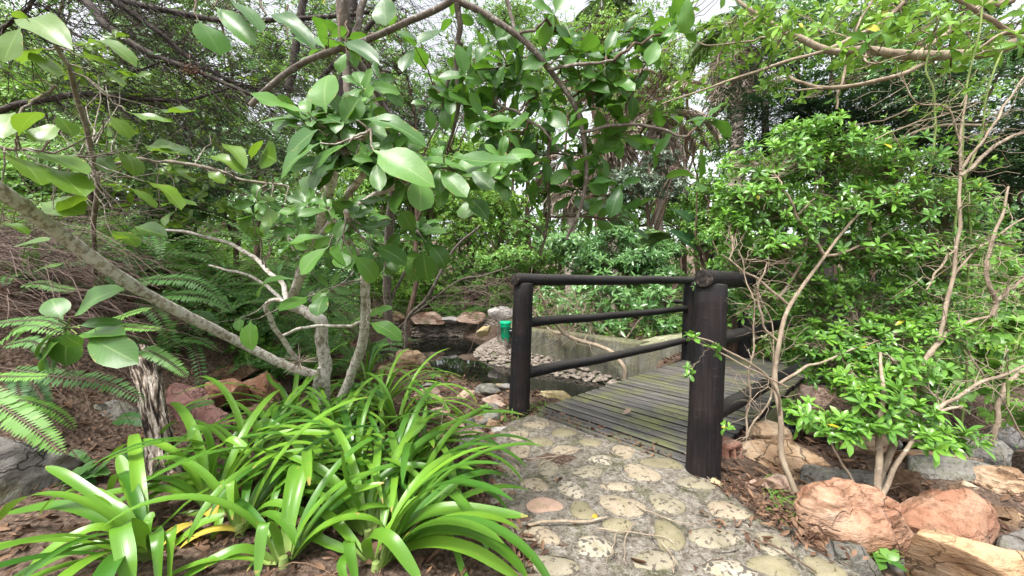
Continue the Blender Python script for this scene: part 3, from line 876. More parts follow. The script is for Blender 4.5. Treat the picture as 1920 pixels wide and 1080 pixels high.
R = rock
R('big red striped sandstone slab leaning at the right edge of the cobbled path', 1498, 905, 1695, 1048, 'r_red', 1.42, .45, -.30, -1, 3, lo=.62, hi=.9, rough=.05)
R('rounded rust red boulder standing just right of the big striped slab', 1700, 908, 1838, 1025, 'r_rust', 1.52, .7, -.3, 2, 5, lo=.5, hi=.85)
R('pale orange angular block in the bottom corner by the path, bigger than the rocks behind', 1690, 990, 1945, 1120, 'r_orange', 1.22, .6, -.28, 10, 8)
R('brown weathered rock wedged between the rust boulder and a pink orange block', 1812, 938, 1892, 1022, 'r_brown', 1.6, .8, -.5, 9, 11)
R('pinkish orange flat faced block at the right edge of the photo', 1838, 925, 1990, 1010, 'r_pink', 1.72, .7, -.2, 8, 12)
R('grey rock with a pale pink foot in the lower right corner', 1852, 985, 2010, 1090, 'r_grey', 1.38, .7, .3, 9, 14)
R('small white quartz stone squeezed under the brown weathered rock', 1806, 958, 1852, 1030, 'r_white', 1.5, .8, -.5, 8, 15, sub=4)
R('long tan sandstone ledge with a raised flake, beside the bridge end', 1368, 834, 1610, 920, 'r_tan', 1.95, .42, -.06, 6, 17)
R('orange topped sandstone block behind the shrub stems', 1648, 835, 1822, 900, 'r_orange', 2.05, .6, -.02, 10, 19)
R('rough speckled granite slab lying in front of the tan ledge', 1475, 878, 1668, 940, 'r_granite', 1.80, .5, -.05, 9, 21)
R('wide speckled granite slab under the orange topped block', 1655, 868, 1885, 932, 'r_granite', 1.86, .5, .03, 9, 22)
R('tall grey granite rock right of the orange topped block', 1800, 820, 1905, 905, 'r_granite', 2.15, .8, .2, 9, 23)
R('pale pinkish rock half buried at the foot of the front bridge post', 1355, 893, 1452, 945, 'r_pink', 1.72, .6, -.1, 9, 24, sub=4)
R('flat pink sandstone block above the ditch just beyond the bridge side', 1485, 722, 1572, 778, 'r_pink', 3.15, .7, -.05, 10, 26)
R('whitish flat rock on the far lip of the ditch under the leaves', 1655, 762, 1768, 815, 'r_pink', 2.75, .7, 0, 10, 27)
R('brown rock in the ditch below the flat pink block', 1495, 765, 1590, 822, 'r_brown', 2.85, .8, .1, 9, 28)
R('grey rock in the ditch below the whitish flat rock', 1590, 790, 1700, 838, 'r_grey', 2.55, .8, 0, 9, 29)
R('white rock among the bare stems at the far right of the ditch', 1868, 800, 1925, 850, 'r_white', 2.4, .8, 0, 9, 30, sub=4)
R('flat stone sunk in the soil between the cobbled path and the big red slab', 1410, 955, 1462, 988, 'r_pink', 1.52, .8, -.4, 8, 31, sub=4)
R('round pinkish stone at the right rim of the cobbled path, by the post', 1320, 898, 1358, 930, 'r_yellow', 1.62, .8, -.3, 7, 32, sub=4)
R('long thin grey stone edging the path below the big red slab', 1545, 1010, 1660, 1085, 'r_grey', 1.24, .3, -.55, 8, 33)
# left side
R('big grey layered boulder at the left edge under the fern frond', -70, 815, 108, 965, 'r_grey', 1.62, .8, .12, 8, 41)
R('mossy grey granite boulder left of the furrowed stump', 148, 738, 278, 868, 'r_granite', 2.15, .8, 0, 7, 42)
R('upper maroon rock right of the furrowed stump', 312, 712, 412, 782, 'r_maroon', 2.35, .7, .05, 8, 43)
R('lower maroon rock with white flecks right of the furrowed stump', 318, 752, 442, 822, 'r_maroon', 2.2, .6, -.08, 7, 44)
R('rusty brown rock in the bank between the maroon rocks and the strap leaves', 395, 705, 470, 765, 'r_rust', 2.5, .8, .1, 9, 45)
R('small reddish rock behind the yellowed strap leaf', 462, 695, 520, 750, 'r_rust', 2.6, .8, .3, 9, 46, sub=4)
R('flat brown rock under the base of the leaning branch', 380, 685, 480, 722, 'r_brown', 2.8, .7, 0, 9, 47, sub=4)
R('grey brown rock beside the upper strap leaf plants', 470, 735, 545, 790, 'r_brown', 2.4, .7, .1, 9, 48, sub=4)
# pond margin
R('cracked tan rock on the near bank at the left end of the pond', 735, 655, 812, 722, 'r_tan', 3.85, .8, .2, 10, 51)
R('low tan rock under the cracked rock by the pond', 700, 675, 775, 735, 'r_tan', 3.7, .8, -.1, 9, 52)
R('long flat tan stone on the pond bank left of the bridge post', 876, 716, 960, 752, 'r_yellow', 3.3, .6, -.12, 9, 53)
R('reddish stone on the pond bank beside the long flat stone', 852, 722, 884, 750, 'r_pink', 3.25, .9, 0, 8, 54, sub=4)
R('broad grey tan stone on the pond bank below the cracked rock', 800, 718, 862, 748, 'r_tan', 3.35, .9, .05, 9, 55, sub=4)
R('pale round flat stone lying on the soil of the pond bank', 836, 746, 872, 769, 'r_pink', 2.9, .9, 0, 5, 56, sub=4, lo=.75)
R('mossy yellow rock between the bridge post and the deck corner', 998, 733, 1070, 764, 'r_yellow', 2.95, .7, 0, 9, 57)
R('small pale stone left of the mossy yellow rock, behind the post', 900, 742, 940, 764, 'r_pink', 2.95, .8, 0, 7, 58, sub=4)
R('grey flat stone among the weeds at the foot of the left bridge post', 886, 770, 950, 792, 'r_granite', 2.62, .8, 0, 8, 59, sub=4)
R('pink angular rock standing at the left edge of the cobbled path', 873, 852, 922, 898, 'r_pink', 1.88, .8, -.1, 8, 60, sub=4)
R('white quartz rock with grey patches by the strap leaf tips', 856, 898, 892, 930, 'r_white', 1.68, .8, .1, 8, 61, sub=4)
R('grey stone half hidden under the strap leaf tips', 832, 922, 876, 948, 'r_granite', 1.62, .8, 0, 8, 62, sub=4)
R('flat pinkish stone in the leaf litter above the pink angular rock', 862, 825, 900, 842, 'r_pink', 2.05, .8, 0, 7, 63, sub=4)
R('pale edging stone by the upper left corner of the path', 922, 800, 956, 818, 'r_white', 2.25, .8, 0, 7, 64, sub=4)
R('greyish edging stone below the weeds at the path corner', 905, 788, 935, 804, 'r_granite', 2.4, .8, 0, 7, 65, sub=4)
R('flat grey stone under the strap leaves near the bottom of the photo', 560, 1050, 640, 1095, 'r_pink', 1.25, .8, 0, 7, 66, sub=4)
r_ = np.random.default_rng(9)
for k in range(44):
    x, y = r_.uniform(790, 960), r_.uniform(722, 850)
    if x > 905 + (850 - y) * .4: continue
    w = r_.uniform(9, 26)
    R('one of the small flat stones strewn over the soil between path and pond', x - w, y - w * .35, x + w, y + w * .35, ('r_pink', 'r_granite', 'r_tan', 'r_grey', 'r_tan')[k % 5], ratio=.9, seed=400 + k, sub=3, name='stone', cat='stone', group='small stones on the pond bank')
for k in range(34):
    x, y = r_.uniform(1390, 1915), r_.uniform(900, 1075)
    if x < 1420 + (y - 930) * 1.9: continue
    w = r_.uniform(9, 24)
    R('one of the small stones packed in the soil between the right hand boulders', x - w, y - w * .45, x + w, y + w * .45, ('r_pink', 'r_brown', 'r_tan', 'r_orange', 'r_grey')[k % 5], ratio=.9, seed=600 + k, sub=3, name='stone', cat='stone', group='small stones among the right hand boulders')
for k, (x, y, w, h, m, l) in enumerate([(1465, 905, 26, 20, 'r_pink', 'small pinkish rock between the pale rock and the granite slab'), (1690, 905, 30, 26, 'r_brown', 'brown rock behind the rust red boulder under the granite slab'),
        (1880, 905, 40, 26, 'r_tan', 'tan rock at the right edge above the pink orange block'), (1655, 1000, 24, 34, 'r_brown', 'dark brown stone in the gap between the big red slab and the orange block'),
        (1480, 1005, 22, 16, 'r_grey', 'grey stone on the soil at the left foot of the big red slab'), (1620, 825, 40, 26, 'r_tan', 'tan rock between the long ledge and the orange topped block'),
        (1730, 815, 40, 22, 'r_grey', 'grey rock on the ditch edge behind the orange topped block'), (1440, 815, 36, 20, 'r_tan', 'tan rock at the bridge side just behind the long ledge')]):
    R(l, x - w, y - h, x + w, y + h, m, ratio=.8, seed=460 + k)
# flagstones on the far edging wall
for k, (x0, x1, y0, y1, m, l) in enumerate([(764, 832, 586, 606, 'r_pink', 'long pink flagstone at the left of the far pond wall'), (826, 864, 589, 603, 'r_white', 'small white flagstone in the middle of the far pond wall'),
                                         (855, 912, 586, 606, 'r_pink', 'pink brown flagstone at the right of the far pond wall'), (722, 766, 582, 604, 'r_tan', 'upright tan stone at the left end of the far pond wall'),
                                         (915, 968, 572, 600, 'r_white', 'pale crest stone on the end of the curved concrete wall')]):
    R(l, x0, y0, x1, y1, m, 7.75 if k < 4 else 6.95, .6, 0, 8, 70 + k, name='flagstone', cat='stone', sub=4)
R('pale rock glimpsed among the ferns behind the pale leaning stem', 580, 540, 625, 570, 'r_white', 5.2, .8, 0, 8, 77, sub=4)
R('thin yellowish slab leaning on the pebbled pond slope', 893, 612, 922, 628, 'r_yellow', 6.9, .6, .5, 8, 78, sub=4)

# hollow brick by the front bridge post
hb = thing('hollow_brick', 'broken hollow clay brick standing against the foot of the front bridge post', 'brick', at(1364, 905, 1.92))
c = at(1364, 866, 1.92); ax = [nrm((.35, -.9, .05)), nrm((.9, .35, .1)), nrm((-.12, 0, 1))]
g = Geo()
for dx in (-.045, 0, .045): box(g, c + np.array(ax[1]) * 0 + np.array(ax[2]) * dx * 2.2, ax, (.055, .055, .010), bev=.003)
for dy in (-.05, 0, .05): box(g, c + np.array(ax[1]) * dy, ax, (.053, .008, .098), bev=.003)
g.build('body', M['brick'], hb)
hb2 = thing('ribbed_brick', 'ribbed terracotta brick half buried behind the rust red boulder', 'brick', at(1820, 950, 1.75))
g = Geo(); c = at(1822, 932, 1.75); ax = [nrm((1, .2, -.05)), nrm((-.2, 1, 0)), (0, 0, 1)]
box(g, c, ax, (.058, .05, .028))
for k in range(9): box(g, c + np.array(ax[0]) * (-.05 + k * .0125) - np.array(ax[1]) * .052, ax, (.0035, .005, .028), bev=.001)
g.build('body', M['brick'], hb2)

# black pond liner bunched in the ditch
g = Geo(); X, Y, q = grid(np.linspace(0, 1, 40), np.linspace(0, 1, 30))
a, b, cc = at(1392, 800, 2.95), at(1500, 800, 2.75), at(1392, 745, 3.35)
P = a + (b - a) * X[:, None] + (cc - a) * Y[:, None]
P[:, 2] = -.24 + .22 * Y + np.array([.05 * noise.noise((x * 7, y * 7, 9)) + .03 * noise.noise((x * 19, y * 19, 4)) for x, y in zip(X, Y)])
g.add(P, q); tag(g.build('pond_liner', M['black'], loc=tuple(a)), 'crumpled black plastic pond liner in the ditch under the bridge side', 'pond liner')

# green feeder bucket on the curved wall, inside a wire guard
gb = thing('feeder_bucket', 'small green plastic feeder bucket with lid fixed at the curved pond wall', 'bucket', at(948, 634, 5.35))
c = at(948, 618, 5.35); h = .118
def rings(g, c, prof, n=24, mat=0):
    P = np.array([[c[0] + r * math.cos(k / n * 6.2832), c[1] + r * math.sin(k / n * 6.2832), c[2] + z] for r, z in prof for k in range(n)])
    m = len(prof); i, j = np.meshgrid(np.arange(m - 1), np.arange(n), indexing='ij')
    g.add(P, np.stack([i * n + j, i * n + (j + 1) % n, (i + 1) * n + (j + 1) % n, (i + 1) * n + j], -1).reshape(-1, 4), mat=mat)
g = Geo(); rings(g, c, [(0, -h), (.060, -h), (.066, -h + .01), (.072, .03), (.076, .032), (.076, .06), (.078, h - .03)]); g.build('body', M['green'], gb)
g = Geo(); rings(g, c, [(.085, h - .032), (.086, h - .005), (.081, h), (.07, h + .004), (0, h + .006)]); g.build('lid', M['green'], gb)
g = Geo(); tube(g, [c + [.07, -.02, -.03], c + [.10, -.03, -.03]], [.045, .045], 12); g.build('bracket', M['black'], gb)
g = Geo()
for a in (-.6, .6): tube(g, [c + [.05 * a, -.03, -h], c + [.06 * a, -.03, -h - .04]], [.012, .01], 8)
g.build('spout', M['green'], gb)
wg = thing('wire_guard', 'rusty open wire mesh guard standing along the curved pond wall by the bucket', 'wire mesh', (-.2, 5.6, -.1))
g = Geo(); Wp = WP[8:30] - WN[8:30] * .06
for z in np.arange(-.1, .34, .08): tube(g, Wp + [0, 0, z], [.003, .003], 4, cap=False)
for k in range(0, 22, 1): tube(g, [Wp[k] + [0, 0, -.14], Wp[k] + [0, 0, .33]], [.003, .003], 4, cap=False)
g.build('mesh_panel', M['wire'], wg)
# ------------------------------------------------------------------ leaf shapes
T_BIG = [leaf_tmpl(8, .21, 'obov', .22, d, .10, wv, 5) for d, wv in ((.5, .10), (.9, .20), (.2, .14), (1.4, .10), (-.4, .22), (.7, .28))]
T_BIG2 = [leaf_tmpl(8, .25, 'ovate', .18, d, .12, wv, 5) for d, wv in ((.4, .06), (.7, .1), (.1, .05))]
T_MED = [leaf_tmpl(4, .21, 'obov', .25, d, .06) for d in (.3, .7, 1.0)]
T_OBL = [leaf_tmpl(4, .155, 'obov', .3, d, .04) for d in (.2, .6, .9)]
T_LANCE = [leaf_tmpl(4, .14, 'lance', .3, d, .05) for d in (.2, .6, 1.1)]
T_SM = [leaf_tmpl(2, .26, 'lance', .3, d, 0.) for d in (.2, .8)]
T_ROUND = [leaf_tmpl(3, .32, 'ovate', .2, d, .08) for d in (.2, .7)]
T_LIT = [leaf_tmpl(3, .16, 'lance', f, d, .05) for f, d in ((.8, 1.6), (1.2, -1.2), (.5, 2.4), (-.6, .8))]
T_NEED = [leaf_tmpl(1, .10, 'lance', .1, .2, 0., 0, 3)]
T_NEED[0] = leaf_tmpl(2, .09, 'lance', .1, .5, 0.)


# ------------------------------------------------------------------ strap leaved plants
def ribbon(g, P, w, side, mat=0, rnd=.5, prof=None, fold=.35):
    """A strap leaf along P (n,3), width w, sideways vector from the tangent and an up hint."""
    n = len(P); t = np.linspace(0, 1, n)
    W = w * .5 * (np.minimum(1, .55 + t * 1.5) * np.sqrt(np.clip(1 - ((t - .6).clip(0) / .402) ** 2.8, 0, 1))) if prof is None else w * .5 * prof
    T = nrm(np.gradient(P, axis=0)); S = nrm(np.cross(T, side)); N = np.cross(S, T)
    cs = np.array([-1, -.5, 0, .5, 1.])
    v = P[:, None] + W[:, None, None] * (cs[None, :, None] * S[:, None] + (fold * (1 - .55 * t))[:, None, None] * (np.abs(cs) ** 1.3)[None, :, None] * N[:, None])
    i, j = np.meshgrid(np.arange(n - 1), np.arange(4), indexing='ij')
    q = np.stack([i * 5 + j, i * 5 + j + 1, (i + 1) * 5 + j + 1, (i + 1) * 5 + j], -1).reshape(-1, 4)
    la = np.stack([np.broadcast_to(cs * .5 + .5, (n, 5)), np.broadcast_to(t[:, None], (n, 5)), np.full((n, 5), rnd)], -1)
    g.add(v, q, la=la, mat=mat)


def strap_plant(label, base, n, length, w, hero=(), old=0, seed=0, az=(0, 6.283), upr=1.0):
    r = np.random.default_rng(seed + 500)
    base = np.array(base, float)
    root = thing('strap_leaf_plant', label, 'plant', base, 'strap leaf plants along the bank')
    g = Geo()
    for k in range(int(n * 1.45)):
        a = r.uniform(*az); L = length * r.uniform(.85, 1.65); e0 = math.radians(r.uniform(38, 84)) * upr; bend = r.uniform(1.3, 2.5)
        m = 16; t = np.linspace(0, 1, m); el = e0 - bend * t ** 1.25
        ds = L / (m - 1); az_ = a + r.normal(0, .22) * t
        d = np.stack([np.cos(el) * np.cos(az_), np.cos(el) * np.sin(az_), np.sin(el)], 1)
        P = base + [.02 * math.cos(a), .02 * math.sin(a), 0] + np.concatenate([[[0, 0, 0]], np.cumsum((d[1:] + d[:-1]) / 2 * ds, axis=0)])
        P[:, 2] = np.maximum(P[:, 2], ground_z(P[:, 0], P[:, 1]) + .012)
        ribbon(g, P, w * r.uniform(.42, .72), nrm(np.array([math.cos(a + 1.57) * 0, 0, 1.]) + r.normal(0, .06, 3)) if False else np.array([-math.cos(a) * .4, -math.sin(a) * .4, 1.]), rnd=r.uniform(0, 1))
    for k, (pts, wd) in enumerate(hero):
        P = catmull([np.array(base) * [1, 1, 1]] * 0 + [at(*p) for p in pts], 22)
        tn = P[-1] - P[0]; tn[2] = 0; tn = nrm(tn)
        ribbon(g, P, wd * .64, np.array([-tn[0] * .5, -tn[1] * .5 - .35, .8]), rnd=r.uniform(.3, 1))
    g.build('foliage', M['strap'], root)
    g = Geo(); tube(g, [base + [0, 0, -.03], base + [0, 0, .03]], [.020, .012], 8); g.build('stem_base', M['strap_base'], root)
    for k in range(old + (seed % 2)):
        a = r.uniform(0, 6.28); g = Geo(); m = 12; t = np.linspace(0, 1, m); el = .9 - 1.6 * t
        d = np.stack([np.cos(el) * math.cos(a), np.cos(el) * math.sin(a), np.sin(el)], 1)
        P = base + np.concatenate([[[0, 0, 0]], np.cumsum(d[1:] * length * .5 / m, axis=0)])
        ribbon(g, P, w * .8, np.array([0, 0, 1.])); tag(g.build('old_leaf', M['strap_old'], root), 'yellowed leaf', None)
    return root


B = lambda px, py: on_ground(px, py)
W = .055
strap_plant('large bright strap leaf plant in the lower left corner with a curled tip leaf', B(277, 1052), 9, .42, .062, [
    ([(278, 1050, 1.19), (238, 968, 1.19), (195, 940, 1.2), (125, 893, 1.22), (86, 874, 1.24)], .05),
    ([(272, 1040, 1.2), (215, 985, 1.22), (120, 948, 1.26), (10, 962, 1.3)], .058),
    ([(278, 1040, 1.22), (265, 965, 1.30), (240, 900, 1.36), (222, 852, 1.40)], .066),
    ([(280, 1055, 1.17), (262, 1000, 1.10), (228, 985, 1.04), (236, 1040, .98), (246, 1100, .95)], .070),
    ([(284, 1050, 1.18), (288, 1000, 1.12), (296, 1010, 1.06), (298, 1100, 1.0)], .050),
    ([(288, 1050, 1.18), (312, 1005, 1.12), (322, 1000, 1.08), (318, 1100, 1.02)], .046),
    ([(274, 1045, 1.2), (276, 985, 1.2), (280, 975, 1.22), (283, 960, 1.24)], .046),
    ([(270, 1050, 1.19), (200, 990, 1.14), (110, 1020, 1.08), (35, 1090, 1.04)], .048),
    ([(272, 1052, 1.19), (215, 1022, 1.16), (130, 1035, 1.12), (70, 1065, 1.1)], .052),
    ([(285, 1045, 1.19), (330, 1020, 1.24), (380, 980, 1.28), (425, 965, 1.30)], .05)], seed=1, az=(2.3, 5.2))
strap_plant('strap leaf plant with two upright curling leaves, in front of the maroon rocks', B(397, 962), 8, .42, W, [
    ([(392, 958, 1.45), (398, 880, 1.46), (388, 815, 1.46), (366, 803, 1.44), (352, 824, 1.42)], .05),
    ([(398, 958, 1.45), (402, 880, 1.46), (425, 826, 1.46), (455, 836, 1.45), (470, 858, 1.44)], .045),
    ([(390, 955, 1.45), (350, 925, 1.42), (270, 915, 1.38), (168, 930, 1.35)], .052),
    ([(402, 955, 1.45), (450, 870, 1.5), (520, 815, 1.55), (640, 812, 1.6)], .052),
    ([(405, 958, 1.45), (480, 885, 1.48), (540, 850, 1.5), (625, 845, 1.55)], .05),
    ([(395, 960, 1.45), (350, 965, 1.42), (300, 980, 1.4), (285, 990, 1.38)], .045)], seed=2, az=(0, 3.2))
strap_plant('strap leaf plant with a drooping spoon shaped leaf between the two corner clumps', B(450, 1000), 9, .40, .05, [
    ([(450, 985, 1.33), (440, 930, 1.28), (432, 905, 1.24), (436, 975, 1.2)], .040),
    ([(452, 990, 1.33), (495, 950, 1.3), (530, 945, 1.28), (590, 970, 1.26)], .045)], seed=3, az=(-.5, 3.0), old=2)
strap_plant('strap leaf plant at the bottom edge with a broad leaf folded down toward the viewer', B(532, 1062), 9, .42, .056, [
    ([(530, 1058, 1.18), (515, 1000, 1.14), (495, 985, 1.1), (482, 1085, 1.04)], .052),
    ([(535, 1058, 1.18), (570, 1000, 1.22), (640, 930, 1.27), (720, 905, 1.3)], .048),
    ([(528, 1060, 1.18), (460, 1030, 1.14), (400, 1050, 1.1), (340, 1085, 1.07)], .05),
    ([(533, 1058, 1.18), (580, 1010, 1.2), (620, 1020, 1.2), (655, 1035, 1.2)], .045)], seed=4, az=(.2, 3.6))
strap_plant('strap leaf plant with one tall upright blade in the middle of the clump', B(690, 1010), 9, .46, .056, [
    ([(694, 1010, 1.3), (668, 945, 1.27), (646, 890, 1.25), (640, 845, 1.24)], .062),
    ([(690, 1005, 1.3), (650, 930, 1.34), (600, 880, 1.38), (530, 850, 1.42)], .05),
    ([(692, 1005, 1.3), (700, 920, 1.36), (740, 880, 1.40), (800, 870, 1.42)], .05)], seed=5, az=(.3, 2.9))
strap_plant('large strap leaf plant whose long leaves reach over the cobbled path', B(705, 1072), 9, .44, .062, [
    ([(705, 1062, 1.17), (745, 1000, 1.18), (830, 955, 1.18), (990, 968, 1.17)], .070),
    ([(708, 1062, 1.17), (770, 985, 1.2), (830, 930, 1.23), (862, 903, 1.25)], .055),
    ([(702, 1062, 1.17), (720, 1005, 1.17), (760, 955, 1.18), (786, 930, 1.19)], .045),
    ([(708, 1065, 1.17), (790, 1020, 1.12), (880, 1030, 1.08), (975, 1085, 1.04)], .058),
    ([(706, 1065, 1.17), (770, 1010, 1.15), (860, 995, 1.13), (945, 1018, 1.12)], .050),
    ([(700, 1065, 1.17), (690, 1010, 1.12), (730, 1010, 1.05), (790, 1090, 1.0)], .062),
    ([(700, 1065, 1.17), (660, 1020, 1.14), (655, 1030, 1.1), (668, 1095, 1.05)], .052),
    ([(700, 1065, 1.17), (640, 990, 1.22), (600, 960, 1.26), (560, 965, 1.28)], .05),
    ([(698, 1068, 1.17), (660, 1040, 1.12), (640, 1060, 1.06), (650, 1100, 1.02)], .04)], seed=6, az=(-.6, 1.2))
strap_plant('strap leaf plant hugging the front of the twin trunks', B(590, 905), 16, .44, .048, [
    ([(590, 900, 1.62), (560, 840, 1.66), (500, 790, 1.7), (470, 820, 1.7)], .05)], seed=7)
strap_plant('strap leaf plant on the middle of the bank right of the twin trunks', B(665, 900), 18, .46, .05, seed=8)
strap_plant('strap leaf plant with pale leaves arching toward the bridge', B(735, 905), 17, .44, .05, [
    ([(735, 895, 1.66), (750, 840, 1.7), (790, 800, 1.74), (800, 760, 1.78)], .045)], seed=9)
strap_plant('strap leaf plant behind the tall blade, above the path edge', B(765, 960), 13, .40, .048, seed=10, az=(-1., 2.6))
strap_plant('upper strap leaf plant beside the small cracked pond rock', B(715, 770), 20, .46, .042, seed=11)
strap_plant('small strap leaf plant at the top of the clump behind the pale stem', B(688, 720), 16, .42, .04, seed=12)
strap_plant('strap leaf plant right of the pale stem foot, facing the pond', B(745, 800), 18, .42, .042, seed=13)
strap_plant('strap leaf plant left of the gnarled trunk with one yellowed leaf', B(545, 790), 14, .44, .045, [
    ([(548, 785, 2.3), (530, 740, 2.3), (508, 715, 2.3), (500, 700, 2.3)], .04)], seed=14, old=1)
strap_plant('narrow strap leaf plant in front of the rusty brown rock', B(505, 850), 12, .42, .045, seed=15, az=(.5, 4.2))
strap_plant('strap leaf plant at the foot of the pale leaning stem', B(635, 830), 16, .42, .045, seed=16)
strap_plant('low strap leaf plant with leaf tips over the pink angular rock', B(785, 880), 12, .40, .045, seed=17)
strap_plant('strap leaf plant filling the gap behind the lower left clumps', B(470, 905), 14, .42, .05, seed=18)

# ------------------------------------------------------------------ ferns
def frond(g, P, w, up, n=30, mat=0, rnd=.5, gap=1.):
    """One sword fern frond: rachis P and two rows of leaflets."""
    m = len(P)
    tubes(g, P[None], np.linspace(.0022, .0008, m)[None], 3, mat=1)
    t = np.linspace(.06, .995, n); idx = t * (m - 1); i = np.minimum(idx.astype(int), m - 2); f = (idx - i)[:, None]
    C = P[i] * (1 - f) + P[i + 1] * f; T = nrm(P[i + 1] - P[i])
    S = nrm(np.cross(T, np.broadcast_to(up, T.shape))); N = np.cross(S, T)
    ln = w * np.minimum(1, .35 + t * 3.5) * np.sqrt(np.clip(1.02 - t ** 3, 0.02, 1))
    for s in (-1, 1):
        d = S * s + T * .28 + N * rng.normal(-.05, .08, (n, 1))
        put_leaves(g, [T_FERN], C, d, N, .86 * ln * rng.uniform(.9, 1.08, n), rnd=np.clip(rnd + rng.normal(0, .08, n), 0, 1), mat=mat)


T_FERN = leaf_tmpl(2, .17, 'obov', .0, .25, 0.)
T_FERN = (T_FERN[0] * np.array([1.15, 1, 1]), T_FERN[1], T_FERN[2])


def fern(label, base, n, length, w, mat='fern', seed=0, az=(0, 6.28), fronds=(), rise=.5, bend=1.4, cnt=30):
    r = np.random.default_rng(seed + 900); base = np.array(base, float)
    root = thing('sword_fern', label, 'fern', base, 'sword ferns on the bank')
    g = Geo()
    for k in range(n):
        a = r.uniform(*az); L = length * r.uniform(.6, 1.1); m = 14; t = np.linspace(0, 1, m)
        el = rise + r.normal(0, .2) - bend * r.uniform(.6, 1.2) * t; az_ = a + r.normal(0, .25) * t
        d = np.stack([np.cos(el) * np.cos(az_), np.cos(el) * np.sin(az_), np.sin(el)], 1)
        P = base + np.concatenate([[[0, 0, 0]], np.cumsum(d[1:] * L / (m - 1), axis=0)])
        frond(g, P, w * r.uniform(.85, 1.1), np.array([-.2 * math.cos(a), -.2 * math.sin(a) - .35, 1.]), cnt, rnd=r.uniform(.1, .9))
    for pts, wd, rn in fronds:
        P = catmull([at(*p) for p in pts], 16)
        frond(g, P, wd, np.array([0, -.6, .8]), 34, rnd=rn)
    g.build('fronds', [M[mat], M['stalk']], root)
    return root


fern('sword fern at the left edge with a frond lying over the grey boulder', at(-60, 760, 1.45), 2, .35, .05, 'fern', 1, (-.6, .6), [
    ([(-70, 720, 1.35), (0, 760, 1.33), (60, 800, 1.31), (118, 850, 1.3)], .062, .75),
    ([(-60, 705, 1.4), (40, 706, 1.4), (90, 705, 1.4)], .03, .95),
    ([(-60, 690, 1.45), (0, 640, 1.45), (50, 610, 1.45), (120, 625, 1.44)], .05, .7)])
fern('sword fern hanging over the left granite boulder below the leafy seedling', at(30, 700, 1.9), 2, .4, .055, 'fern_dark', 2, (-1, .8), [
    ([(10, 690, 1.7), (100, 705, 1.68), (200, 718, 1.66), (272, 752, 1.64)], .062, .6),
    ([(0, 650, 1.6), (60, 640, 1.6), (90, 670, 1.58), (95, 700, 1.57)], .045, .9),
    ([(-30, 610, 1.7), (60, 600, 1.7), (130, 612, 1.68)], .042, .95)], rise=.3)
fern('single pale green fern frond pointing right above the furrowed stump', at(215, 640, 1.9), 0, .4, .045, 'fern', 3, fronds=[
    ([(262, 655, 1.86), (285, 660, 1.85), (320, 680, 1.84), (352, 706, 1.83)], .050, .55)])
fern('pair of light fern fronds right of the leafy seedling', at(190, 600, 1.9), 0, .4, .045, 'fern', 4, fronds=[
    ([(190, 605, 1.8), (215, 598, 1.8), (250, 585, 1.79), (284, 578, 1.78)], .040, .85),
    ([(200, 615, 1.8), (230, 612, 1.8), (265, 615, 1.79), (302, 617, 1.78)], .036, .9),
    ([(35, 535, 2.0), (75, 532, 2.0), (110, 540, 2.0), (142, 545, 2.0)], .045, .5),
    ([(60, 510, 2.1), (90, 498, 2.1), (110, 495, 2.1), (130, 487, 2.1)], .03, .8)])
fern('short fern frond lying against the maroon rocks', at(340, 765, 2.1), 0, .3, .04, 'fern_dark', 5, fronds=[
    ([(335, 770, 2.05), (355, 762, 2.04), (380, 756, 2.03), (402, 755, 2.02)], .036, .8),
    ([(210, 790, 1.95), (235, 783, 1.94), (260, 786, 1.93), (275, 795, 1.92)], .05, .2),
    ([(168, 905, 1.75), (160, 885, 1.76), (148, 862, 1.77), (135, 845, 1.78)], .05, .6)])
fern('big dark fern with long level fronds behind the diagonal branch', at(250, 560, 2.7), 3, .7, .07, 'fern_dark', 6, (-.4, .5), [
    ([(240, 530, 2.5), (300, 523, 2.5), (370, 530, 2.48), (430, 575, 2.45)], .085, .7),
    ([(290, 556, 2.5), (340, 552, 2.5), (400, 560, 2.48), (440, 585, 2.46)], .08, .8),
    ([(330, 590, 2.6), (370, 590, 2.6), (395, 605, 2.58), (402, 630, 2.56)], .07, .4)], rise=.3)
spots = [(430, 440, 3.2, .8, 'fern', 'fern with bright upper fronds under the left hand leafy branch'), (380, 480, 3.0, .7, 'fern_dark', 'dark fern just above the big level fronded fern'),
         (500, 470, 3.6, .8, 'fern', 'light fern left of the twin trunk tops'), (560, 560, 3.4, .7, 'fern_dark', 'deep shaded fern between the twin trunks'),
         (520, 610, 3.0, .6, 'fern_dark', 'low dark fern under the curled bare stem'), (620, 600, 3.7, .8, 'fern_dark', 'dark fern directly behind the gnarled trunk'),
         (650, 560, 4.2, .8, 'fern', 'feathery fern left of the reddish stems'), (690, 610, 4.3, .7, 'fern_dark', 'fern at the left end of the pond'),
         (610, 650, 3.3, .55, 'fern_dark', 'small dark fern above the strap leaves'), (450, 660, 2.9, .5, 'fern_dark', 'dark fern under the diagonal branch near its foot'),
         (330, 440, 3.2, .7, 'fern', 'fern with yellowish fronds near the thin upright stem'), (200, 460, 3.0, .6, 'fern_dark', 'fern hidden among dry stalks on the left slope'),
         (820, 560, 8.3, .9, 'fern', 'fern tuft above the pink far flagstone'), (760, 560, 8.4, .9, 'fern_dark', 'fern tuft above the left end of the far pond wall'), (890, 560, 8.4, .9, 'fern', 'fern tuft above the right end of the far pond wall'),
         (300, 620, 2.6, .5, 'fern_dark', 'small fern in the shade above the furrowed stump'), (60, 480, 2.4, .5, 'fern_dark', 'fern among the dry stalks at the far left')]
